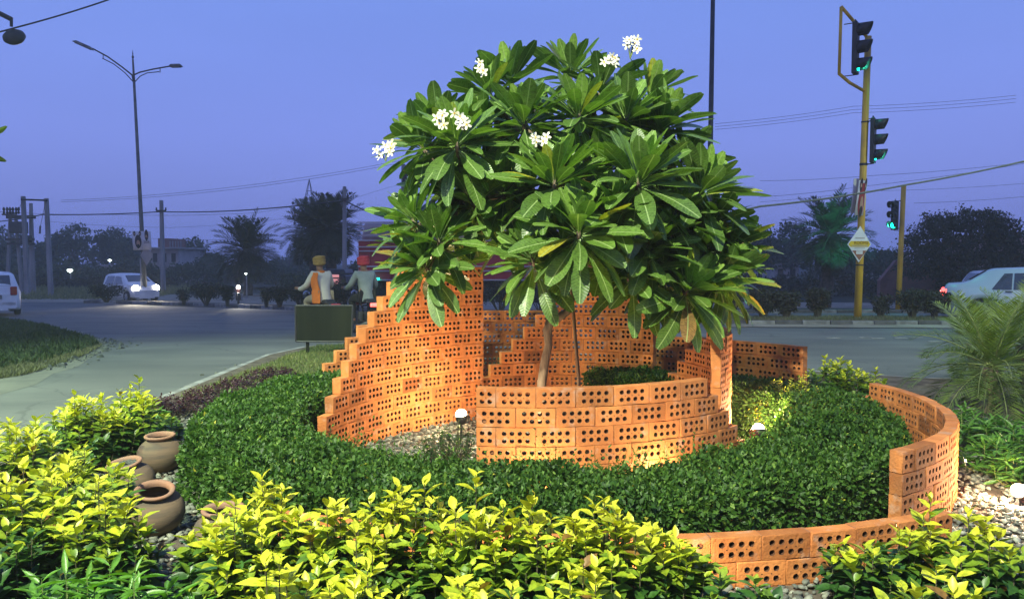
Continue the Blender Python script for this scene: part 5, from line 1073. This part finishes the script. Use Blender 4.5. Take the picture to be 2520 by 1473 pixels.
# ------------------------------------------------------------------ vehicles
def car(name, label, loc, yaw, L, W, prof, paint, beltz, glassx, wheels, tail=None, head=None, belt=None, cat='car', door=None, tilt=0):
    """prof: list of (x, ztop); x along the car, front = +x"""
    root = empty(name, loc, yaw, label, cat); px_ = [p[0] for p in prof]; pz = [p[1] for p in prof]; rw = .31; n = 90; V = []; hw = W/2; x0, x1 = px_[0], px_[-1]; st = []
    for i in range(n+1):
        x = x0+(x1-x0)*i/n; zt = float(np.interp(x, px_, pz)); zt = (float(np.interp(x-.05, px_, pz))+zt+float(np.interp(x+.05, px_, pz)))/3
        zb = .20
        for wx in wheels:
            dd = abs(x-wx)
            if dd < rw+.06: zb = max(zb, .29+math.sqrt(max(0, (rw+.06)**2-dd*dd)))
        e0 = min(1, (x-x0)/.45); e1 = min(1, (x1-x)/.6); wv = hw*(.80+.20*math.sin(min(e0, e1)*math.pi/2)); zb2 = .26 if min(e0, e1) < .5 and zb < .3 else zb; bz = min(zt-.02, beltz+.0*x); wr = wv-(max(0, zt-beltz))*.36
        st.append((x, zt, bz, wv, wr)); zm = zb2+(bz-zb2)*.55
        h = [(0, .2), (wv-.24, .2), (wv-.24, zb2), (wv-.03, zb2), (wv, zb2+.03), (wv+.015, zm), (wv-.005, (zm+bz)/2), (wv-.03, bz), (wr+.01, zt-.045 if zt > bz+.05 else zt-.01), (wr-.07, zt), (wr*.5, zt+.012), (0, zt+.018)]
        V += [(x, y, z) for y, z in h]+[(x, -y, z) for y, z in h[-2:0:-1]]
    k = 22; Fc = [(i*k+j, i*k+(j+1) % k, (i+1)*k+(j+1) % k, (i+1)*k+j) for i in range(n) for j in range(k)]; mb = MB(); mb.add(V, [f[::-1] for f in Fc]); mb.add(V[:k], [tuple(range(k))]); mb.add(V[-k:], [tuple(range(k))[::-1]])
    mb.build('body', paint, root, smooth=True, world=False)
    def S(x): i = min(n-1, max(0, int((x-x0)/(x1-x0)*n))); t = (x-x0)/(x1-x0)*n-i; return [a*(1-t)+b*t for a, b in zip(st[i], st[i+1])]
    for s_ in (-1, 1):       # side windows: (xa_bottom, xb_bottom, xa_top, xb_top)
        for (xa, xb, ta, tb) in glassx:
            mb = MB(); vs = []; m_ = 8
            for i in range(m_+1):
                xlo, xhi = xa+(xb-xa)*i/m_, ta+(tb-ta)*i/m_
                q = S(xlo); vs.append((xlo, s_*(q[3]-.018), q[2]+.03)); q = S(xhi); f = .84; vs.append((xhi, s_*((q[3]-.018)*(1-f)+(q[4]+.022)*f), q[2]+(q[1]-.045-q[2])*f))
            mb.add(vs, [(2*i, 2*i+2, 2*i+3, 2*i+1) for i in range(m_)]); mb.build('side_window', M['glass'], root, smooth=True, world=False)
    xs = [x for x, z in prof]
    def screen(xa, xb, nm):
        mb = MB(); vs = []; m_ = 6
        for i in range(m_+1):
            x = xa+(xb-xa)*i/m_; q = S(x)
            for y in (-.86, -.4, 0, .4, .86): vs.append((x, y*(q[4]-.05), q[1]+.02-.004*abs(y)))
        mb.add(vs, [(5*i+j, 5*i+5+j, 5*i+6+j, 5*i+j+1) for i in range(m_) for j in range(4)]); mb.build(nm, M['glass'], root, smooth=True, world=False)
    if belt: 
        for nm, xa, xb in belt: screen(xa, xb, nm)
    for wx in wheels:
        for s_ in (-1, 1):
            y = s_*(hw-.10); Rx = Euler((math.pi/2, 0, 0)).to_matrix(); mb = MB(); mb.lathe([(.19, -.09), (.27, -.095), (.295, -.06), (.30, 0), (.295, .06), (.27, .095), (.19, .09)], (wx, y, .30), 28, rot=Rx); ty = mb.build('wheel', M['rubber'], root, smooth=True, world=False)
            mb = MB(); yo = y+s_*.075; mb.lathe([(.001, 0), (.05, .0), (.06, -s_*-.0), (.17, .0), (.195, .01)], (wx, yo, .30), 24, rot=Rx)
            r_ = mb.build('rim', M['steel'], ty, smooth=True, world=False)
            mb = MB()
            for q in range(7): an = q*.8976; mb.box((wx+math.cos(an)*.11, yo+s_*.012, .30+math.sin(an)*.11), (.14, .015, .035), (0, -an, 0))
            mb.build('spokes', M['silver'], ty, world=False)
    for s_ in (-1, 1):
        if tail:
            x, z, hh, lit = tail; q = S(x+.06); mb = MB(); mb.box((x+.07, s_*(q[3]-.085), z), (.16, .20, hh)); mb.build('tail_light', M['e_red'] if lit else mat('red lens', (.35, .01, .015), .2, coat=.8), root, bevel=.03, world=False)
            if lit: mb = MB(); mb.lathe([(.001, -.05), (.05, 0), (.001, .05)], (x, s_*(q[3]-.09), z+hh*.22), 10); mb.lathe([(.001, -.04), (.04, 0), (.001, .04)], (x, s_*(q[3]-.09), z-hh*.28), 10); mb.build('brake_bulb', M['e_redhot'], root, world=False)
        if head:
            x, z = head; q = S(x-.1); mb = MB(); mb.lathe([(.001, -.12), (.14, -.09), (.19, 0), (.14, .09), (.001, .12)], (x-.05, s_*(q[3]-.17), z), 14, rot=Euler((0, math.pi/2, 0)).to_matrix()); mb.build('headlight', M['e_head'], root, smooth=True, world=False)
        if door:
            for x, z in door: q = S(x); mb = MB(); mb.box((x, s_*(q[3]+.02), z), (.17, .03, .03)); mb.build('door_handle', M['black'], root, bevel=.01, world=False)
            xm = door[0][0]+1.05; q = S(xm); mb = MB(); mb.box((xm, s_*(q[3]+.07), beltz+.07), (.10, .18, .12)); mb.build('mirror', paint, root, bevel=.03, world=False)
        mb = MB()
        q = S(x0+.15); mb.box((x0+.08, s_*q[3]*.45, .42), (.16, q[3]*.92, .20)); mb.build('bumper', paint, root, bevel=.05, world=False)
    return root
sedan = [(-2.05, .62), (-2.0, .92), (-1.93, 1.03), (-1.55, 1.06), (-1.42, 1.11), (-1.0, 1.39), (-.85, 1.44), (-.2, 1.47), (.45, 1.43), (1.1, 1.04), (1.25, .96), (1.9, .82), (2.05, .70), (2.12, .55)]
hatch = [(-1.75, .60), (-1.72, .95), (-1.66, 1.10), (-1.45, 1.38), (-1.30, 1.46), (-.6, 1.50), (.2, 1.48), (.45, 1.42), (1.05, 1.04), (1.25, .96), (1.62, .86), (1.75, .72), (1.80, .55)]
b0 = A(2322, 788, 21.0); zr = gz(b0.x+2, 21.2)
car('silver_sedan', 'silver-blue saloon car with lit red tail lights, cut by the right edge behind the reserve', (b0.x+1.88, 20.3, zr+.01), -.52, 4.1, 1.65, sedan, M['silver'], .88, [(-.90, -.46, -.62, -.44), (-.42, .22, -.40, .22), (.28, 1.0, .28, .55)], (-1.12, 1.28), tail=(-2.05, .72, .36, True), belt=(('rear_window', -1.40, -1.02), ('windscreen', .58, 1.08)), door=((-.52, .86), (.42, .86)))
b1 = A(2420, 700, 29); car('white_hatchback', 'white hatchback with a roof spoiler, mostly hidden behind the silver saloon', (b1.x+1.2, 29, gz(b1.x, 29)+.02), 0, 3.6, 1.6, hatch, M['white'], .90, [(-1.2, -.4, -1.1, -.4), (-.3, .8, -.3, .4)], (-1.1, 1.15), tail=(-1.75, .85, .3, False), belt=(('rear_window', -1.66, -1.45), ('windscreen', .5, 1.02)))
b2 = A(-6, 784, 26.0); zl = gz(b2.x, 26); wc = car('white_hatchback', 'white hatchback cut by the left edge, seen from behind with a red tail lamp', (b2.x-1.1, 27.3, zl+.02), R(127), 3.6, 1.62, hatch, M['white'], .90, [(-1.25, -.35, -1.15, -.35), (-.25, .8, -.25, .4)], (-1.1, 1.15), tail=(-1.78, .86, .30, False), belt=(('rear_window', -1.68, -1.44), ('windscreen', .5, 1.02)))
mb = MB(); mb.box((-1.80, 0, .66), (.02, .48, .14)); mb.build('number_plate', M['kerbw'], wc, world=False); textobj('78', .12, M['text'], wc, (-1.815, -.10, .66), (math.pi/2, 0, -math.pi/2))
b3 = A(322, 742, 41.5); fc = car('white_hatchback', 'white oncoming hatchback with glaring headlights behind the left lamp pole', (b3.x, 41.5, gz(b3.x, 41.5)+.02), R(-38), 3.7, 1.62, hatch, M['white'], .90, [(-1.25, -.35, -1.15, -.35), (-.25, .8, -.25, .4)], (-1.1, 1.15), head=(1.74, .72), belt=(('rear_window', -1.68, -1.44), ('windscreen', .5, 1.02)))
fwd = Euler((0, 0, R(-38))).to_matrix()@Vector((1, 0, 0))
for s_ in (-1, 1):
    p = Vector((b3.x, 41.5, gz(b3.x, 41.5)+.74))+fwd*1.9+Euler((0, 0, R(-38))).to_matrix()@Vector((0, s_*.6, 0)); lamp('headlight_beam', 'SPOT', p, 600, (1, .88, .66), .08, p+Vector((.35, -1, -.03)), 55, .8)
p = A(583, 709, 36); lamp('headlight_beam', 'SPOT', p+Vector((0, -.3, 0)), 450, (1, .93, .78), .08, p+Vector((.6, -1, -.08)), 70, .8)

def motorbike(label, loc, yaw, lit=False, taillit=True):
    root = empty('motorcycle', loc, yaw, label, 'motorcycle', 'motorcycles'); Rx = Euler((math.pi/2, 0, 0)).to_matrix()
    for x in (-.64, .64):
        mb = MB(); mb.lathe([(.25, -.035), (.29, -.045), (.315, 0), (.29, .045), (.25, .035)], (x, 0, .31), 26, rot=Rx); w_ = mb.build('wheel', M['rubber'], root, smooth=True, world=False)
        mb = MB(); mb.lathe([(.235, -.02), (.255, -.03), (.255, .03), (.235, .02)], (x, 0, .31), 26, rot=Rx)
        for q in range(10): a = q*.628; mb.tube([(x, 0, .31), (x+.245*math.cos(a), 0, .31+.245*math.sin(a))], .006, 4)
        mb.lathe([(.001, -.06), (.045, -.05), (.045, .05), (.001, .06)], (x, 0, .31), 10, rot=Rx); mb.build('rim', M['steel'], w_, world=False)
    mb = MB(); mb.tube([(.64, .07, .31), (.50, .07, .72), (.43, .05, .95)], .022, 8); mb.tube([(.64, -.07, .31), (.50, -.07, .72), (.43, -.05, .95)], .022, 8); mb.tube([(.45, 0, .80), (.0, 0, .62), (-.1, 0, .35), (.3, 0, .35), (.45, 0, .78)], .022, 6); mb.tube([(-.05, 0, .66), (-.55, 0, .70), (-.85, 0, .74)], .02, 6)
    mb.tube([(-.05, .08, .35), (-.64, .08, .31)], .02, 6); mb.tube([(-.05, -.08, .35), (-.64, -.08, .31)], .02, 6); mb.build('frame', M['black'], root, smooth=True, world=False)
    mb = MB(); mb.box((.12, 0, .40), (.34, .22, .28)); mb.build('engine', M['darksteel'], root, bevel=.04, world=False)
    mb = MB(); mb.box((.22, 0, .78), (.44, .26, .2), (0, .12, 0), taper=.7); mb.build('fuel_tank', M['maroon'], root, bevel=.06, world=False)
    mb = MB(); mb.box((-.32, 0, .78), (.66, .24, .09), (0, .05, 0), taper=.85); mb.build('saddle', M['black'], root, bevel=.03, world=False)
    mb = MB(); mb.tube([(.34, .36, 1.02), (.44, .24, 1.04), (.46, 0, 1.0), (.44, -.24, 1.04), (.34, -.36, 1.02)], .014, 6); mb.tube([(.42, .28, 1.04), (.46, .30, 1.17)], .008, 5); mb.box((.46, .30, 1.20), (.02, .11, .07)); mb.tube([(.42, -.28, 1.04), (.46, -.30, 1.17)], .008, 5); mb.box((.46, -.30, 1.20), (.02, .11, .07)); mb.build('handlebar', M['darksteel'], root, world=False)
    mb = MB(); mb.lathe([(.001, -.06), (.07, -.03), (.085, .04), (.001, .06)], (.58, 0, .90), 14, rot=Euler((0, math.pi/2, 0)).to_matrix()); mb.build('headlight', M['e_head'] if lit else M['glass'], root, smooth=True, world=False)
    mb = MB(); mb.box((-.88, 0, .72), (.07, .20, .08)); mb.build('tail_light', M['e_red'] if taillit else M['maroon'], root, bevel=.02, world=False)
    mb = MB(); mb.tube([(.2, .14, .28), (-.3, .16, .25), (-.85, .17, .34)], [.02, .03, .04], 8); mb.build('exhaust', M['steel'], root, smooth=True, world=False)
    mb = MB(); mb.box((-.80, 0, .60), (.30, .16, .03), (0, .8, 0)); mb.box((.66, 0, .64), (.36, .12, .02), (0, .1, 0)); mb.build('mudguard', M['black'], root, bevel=.01, world=False)
    return root
def skin_mesh(name, pts, edges, rad, m, parent, sub=2):
    me = bpy.data.meshes.new(name); me.from_pydata([tuple(p) for p in pts], edges, []); o = link(name, me, m, parent)
    s = o.modifiers.new('skin', 'SKIN'); s.use_smooth_shade = True; sv = me.skin_vertices[0].data
    for i, r_ in enumerate(rad): sv[i].radius = (r_, r_) if not isinstance(r_, tuple) else r_
    sv[0].use_root = True; q = o.modifiers.new('sub', 'SUBSURF'); q.levels = sub; q.render_levels = sub; return o
def rider(label, loc, yaw, shirt, trouser, head, headkind, drape=None, lean=.12):
    root = empty('person', loc, yaw, label, 'person'); hx = -.30
    J = {'pel': (hx, 0, .90), 'waist': (hx+lean*.5, 0, 1.06), 'chest': (hx+lean*1.1, 0, 1.28), 'neck': (hx+lean*1.5, 0, 1.42), 'headb': (hx+lean*1.7, 0, 1.50), 'head': (hx+lean*1.8, 0, 1.60)}
    pts = [J[k] for k in ('pel', 'waist', 'chest', 'neck', 'headb', 'head')]; ed = [(0, 1), (1, 2), (2, 3), (3, 4), (4, 5)]; rad = [.135, .13, .155, .062, .072, .082]
    for s_ in (-1, 1):
        b = len(pts); ch = J['chest']; pts += [(ch[0]+.02, s_*.17, ch[2]+.075), (ch[0]+.10, s_*.27, 1.12), (.18, s_*.30, 1.03), (.33, s_*.33, 1.05), (.40, s_*.33, 1.05)]; rad += [.075, .052, .040, .028, .030]; ed += [(2, b), (b, b+1), (b+1, b+2), (b+2, b+3), (b+3, b+4)]
        b = len(pts); pts += [(hx+.03, s_*.12, .88), (.12, s_*.21, .80), (.02, s_*.20, .42), (.0, s_*.20, .33), (.14, s_*.21, .30)]; rad += [.10, .075, .048, .045, .035]; ed += [(0, b), (b, b+1), (b+1, b+2), (b+2, b+3), (b+3, b+4)]
    skin_mesh('body', pts, ed, rad, M['skin'], root)
    # hands: fingers curled round the grips
    for s_ in (-1, 1):
        for k in range(4): y = s_*(.29+.022*k); mb = MB(); mb.tube([(.33, y, 1.055), (.355, y, 1.075), (.385, y, 1.07), (.395, y, 1.04), (.375, y, 1.02)], [.010, .010, .009, .008, .006], 6); mb.build('finger', M['skin'], root, smooth=True, world=False)
        mb = MB(); mb.tube([(.325, s_*.28, 1.04), (.345, s_*.268, 1.02), (.37, s_*.275, 1.01)], [.011, .010, .007], 6); mb.build('thumb', M['skin'], root, smooth=True, world=False)
    ch = J['chest']; P = [(hx, 0, .74), (hx+lean*.5, 0, 1.06), ch, (hx+lean*1.4, 0, 1.385), (hx, 0, .80)]; E = [(0, 4), (4, 1), (1, 2), (2, 3)]; Rr = [(.21, .18), (.165, .15), (.185, .165), .075, (.20, .17)]
    for s_ in (-1, 1): b = len(P); P += [(ch[0]+.02, s_*.175, ch[2]+.08), (ch[0]+.10, s_*.275, 1.12), (.18, s_*.305, 1.035), (.27, s_*.32, 1.045)]; Rr += [.092, .072, .058, .046]; E += [(2, b), (b, b+1), (b+1, b+2), (b+2, b+3)]
    skin_mesh('jacket', P, E, Rr, shirt, root)
    P = [(hx, 0, .86)]; E = []; Rr = [.15]
    for s_ in (-1, 1): b = len(P); P += [(hx+.03, s_*.12, .87), (.12, s_*.21, .80), (.02, s_*.20, .45), (.0, s_*.20, .37)]; Rr += [.12, .092, .068, .062]; E += [(0, b), (b, b+1), (b+1, b+2), (b+2, b+3)]
    skin_mesh('trousers', P, E, Rr, trouser, root)
    for s_ in (-1, 1): mb = MB(); mb.box((.08, s_*.205, .30), (.27, .10, .09), taper=.8); mb.build('shoe', M['black'], root, bevel=.03, world=False)
    h = Vector(J['head']); mb = MB()
    if headkind == 'helmet': mb.lathe([(.115, -.12), (.135, -.06), (.145, .0), (.135, .07), (.10, .12), (.05, .145), (.001, .15)], h, 20)
    else:
        for k in range(5): mb.lathe([(.10+.012*math.sin(k), -.045), (.135, -.02), (.14, .01), (.115, .035), (.06, .04)], h+Vector((.006*(k-2), 0, .0+.026*k)), 18, rot=Euler((.25*(k % 2)-.12, .15*(k-2)/2, 0)).to_matrix())
        mb.lathe([(.11, 0), (.08, .05), (.001, .06)], h+Vector((0, 0, .10)), 16)
    mb.build(headkind, head, root, smooth=True, world=False)
    mb = MB(); mb.lathe([(.001, -.012), (.016, 0), (.001, .012)], h+Vector((.098, .03, -.01)), 8); mb.lathe([(.001, -.012), (.016, 0), (.001, .012)], h+Vector((.098, -.03, -.01)), 8); mb.build('eyes', M['white'], root, world=False)
    mb = MB(); mb.box(h+Vector((.105, 0, -.035)), (.035, .028, .045), (0, -.3, 0), taper=.5); mb.build('nose', M['skin'], root, bevel=.008, world=False)
    mb = MB(); mb.box(h+Vector((.090, 0, -.07)), (.012, .05, .012)); mb.build('mouth', M['maroon'], root, bevel=.004, world=False)
    if drape: drape(root, ch, hx)
    return root
cream = mat('cream cloth', (.52, .46, .38), .9, (.44, .39, .32), scale=5, bump=.5, bscale=14); grey = mat('grey-green cloth', (.25, .28, .25), .9, (.20, .23, .21), scale=5, bump=.5, bscale=14); orange = mat('orange cloth', (.62, .16, .02), .9, (.50, .12, .02), scale=5, bump=.5, bscale=14)
mustard = mat('mustard cloth', (.36, .22, .06), .9, (.28, .17, .05), scale=14, bump=.6); redc = mat('red cloth', (.55, .05, .06), .9, (.45, .04, .05), scale=14, bump=.6)
def shawl(root, ch, hx):
    mb = MB(); vs = []; nr, nc = 12, 7
    for i in range(nr):
        t = i/(nr-1); z = 1.40-t*.66
        for j in range(nc):
            a = R(62+j*13); rr = .195+.02*math.sin(j*2+i*.8)+.03*(t > .6)*t; x = hx+(1.40-z)*0+(.12 if z > 1.3 else .12*max(0, (z-.8))/.5)+math.cos(a)*rr; y = math.sin(a)*(rr*1.0+(.03 if .1 < t < .5 else 0)); vs.append((x, y, z))
    mb.add(vs, [(i*nc+j, i*nc+j+1, (i+1)*nc+j+1, (i+1)*nc+j) for i in range(nr-1) for j in range(nc-1)]); o = mb.build('shawl', orange, root, smooth=True, world=False); s_ = o.modifiers.new('t', 'SOLIDIFY'); s_.thickness = .02; q = o.modifiers.new('s', 'SUBSURF'); q.levels = 1; q.render_levels = 1
    mb = MB(); mb.lathe([(.10, -.03), (.11, 0), (.09, .035)], (hx+.16, 0, 1.40), 16); mb.build('collar', orange, root, smooth=True, world=False)
p = A(784, 830, 16.6); z_ = gz(p.x, 16.6)+.02; ya = R(128)
motorbike('motorcycle ridden by the man in orange and cream, behind the green signboard', (p.x+.0, 16.6, z_), ya, taillit=False)
rider('person in a cream top, orange shawl and mustard head cloth riding away on a motorcycle', (p.x, 16.6, z_), ya, cream, mat('khaki cloth', (.30, .24, .17), .9), mustard, 'turban', shawl)
p = A(893, 830, 16.9); ya = R(118)
motorbike('motorcycle ridden by the man in the grey jacket, red tail lamp lit', (p.x, 16.9, z_), ya)
rider('person riding a motorcycle in a grey-green jacket and a red head cloth, seen from behind', (p.x, 16.9, z_), ya, grey, mat('black cloth', (.02, .02, .022), .9), redc, 'turban')
p = A(583, 745, 36); motorbike('distant motorcycle with a single dazzling headlight between the bushes of the left reserve', (p.x, 36.2, gz(p.x, 36)+.05), R(-70), lit=True, taillit=False)

# maroon lorry
d = 27.5; a, b = A(882, 700, d), A(1500, 700, d); z0 = gz(a.x+2, d); root = empty('lorry', ((a.x+b.x)/2, d+1.2, z0), 0, 'long maroon goods lorry with pale rails passing behind the riders and the tree', 'lorry')
W_ = b.x-a.x; ztop = A(900, 590, d).z; zbd = A(900, 690, d).z
mb = MB(); mb.box(((a.x+b.x)/2, d+1.2, (ztop+zbd)/2), (W_, 2.3, ztop-zbd)); mb.build('cargo_body', M['maroon'], root, bevel=.03)
mb = MB()
for i, zz in enumerate((zbd+.02, zbd+.34, zbd+.50, zbd+1.05, zbd+1.20, ztop-.02, ztop+.16, ztop+.32, ztop+.48, ztop+.62)): mb.box(((a.x+b.x)/2, d+.02, zz), (W_+.02, .10, .045))
mb.build('side_rails', M['rail'], root)
mb = MB(); mb.box(((a.x+b.x)/2, d+1.25, ztop+.32), (W_-.1, 2.0, .64), taper=.97); mb.build('load_cover', M['rail'], root, bevel=.08)
mb = MB()
for i in range(12): mb.box((a.x+W_*(i+.5)/12, d+.02, (zbd+ztop)/2), (.07, .06, ztop-zbd))
mb.build('stakes', M['maroon'], root)
mb = MB(); mb.box(((a.x+b.x)/2, d+1.2, zbd-.16), (W_, 1.0, .22)); mb.box((a.x+1.6, d+.25, zbd-.35), (1.2, .5, .5)); mb.build('chassis', M['black'], root)
mb = MB(); mb.box((b.x+.95, d+1.2, zbd+.85), (1.8, 2.2, 2.3), taper=.92); mb.build('cab', M['maroon'], root, bevel=.08)
for x in (a.x+1.0, a.x+2.1, b.x+.7):
    mb = MB(); mb.lathe([(.2, -.14), (.46, -.14), (.50, -.08), (.50, .08), (.46, .14), (.2, .14)], (x, d+.35, z0+.50), 24, rot=Euler((math.pi/2, 0, 0)).to_matrix()); mb.build('wheel', M['rubber'], root, smooth=True)
p = A(922, 686, d-.1); mb = MB(); mb.box(p, (.34, .05, .07)); mb.build('marker_light', M['e_green'], root, bevel=.02)
# small goods carrier in front of the lorry
p = A(820, 712, 33); z1 = gz(p.x, 33); pk = mat('pinkish panel', (.5, .3, .28), .5, emit=(1, .38, .35), es=.55)
root = empty('auto_rickshaw', (p.x, 33, z1), 0, 'dark three-wheeler with glowing pinkish lamps between the two riders', 'rickshaw'); mb = MB(); mb.box((p.x, 33.7, z1+.95), (1.25, 2.0, 1.1), taper=.9); mb.build('body', M['black'], root, bevel=.08)
mb = MB(); mb.box((p.x, 33.8, z1+1.62), (1.15, 1.9, .22), taper=.85); mb.build('canopy', M['black'], root, bevel=.06)
q = A(820, 679, 32.7); mb = MB(); mb.box(q, (.50, .05, .12)); mb.build('roof_lamp', pk, root, bevel=.02)
q = A(820, 694, 32.6); mb = MB(); mb.box(q, (.50, .05, .28)); mb.build('rear_panel', pk, root, bevel=.02)
for x in (-.5, .5): mb = MB(); mb.lathe([(.12, -.05), (.22, -.05), (.24, 0), (.22, .05), (.12, .05)], (p.x+x, 33, z1+.24), 16, rot=Euler((0, math.pi/2, 0)).to_matrix()); mb.build('wheel', M['rubber'], root, smooth=True)

# ------------------------------------------------------------------ evening haze: one even box of air round everything
HAZE = .0015
if HAZE:
    mb = MB(); mb.box((0, 190, 9), (790, 490, 23)); hz = mb.build('haze', None)
    hz.data.materials.clear(); m = bpy.data.materials.new('haze'); m.use_nodes = True; t = m.node_tree; t.nodes.clear()
    o_ = N(t, 'ShaderNodeOutputMaterial'); pv = N(t, 'ShaderNodeVolumePrincipled'); pv.inputs['Color'].default_value = (.86, .92, 1, 1); pv.inputs['Density'].default_value = HAZE; pv.inputs['Anisotropy'].default_value = .2
    t.links.new(pv.outputs[0], o_.inputs['Volume']); hz.data.materials.append(m); tag(hz, 'thin bluish evening haze over the junction', 'haze', kind='stuff')
    SC.cycles.volume_bounces = 1
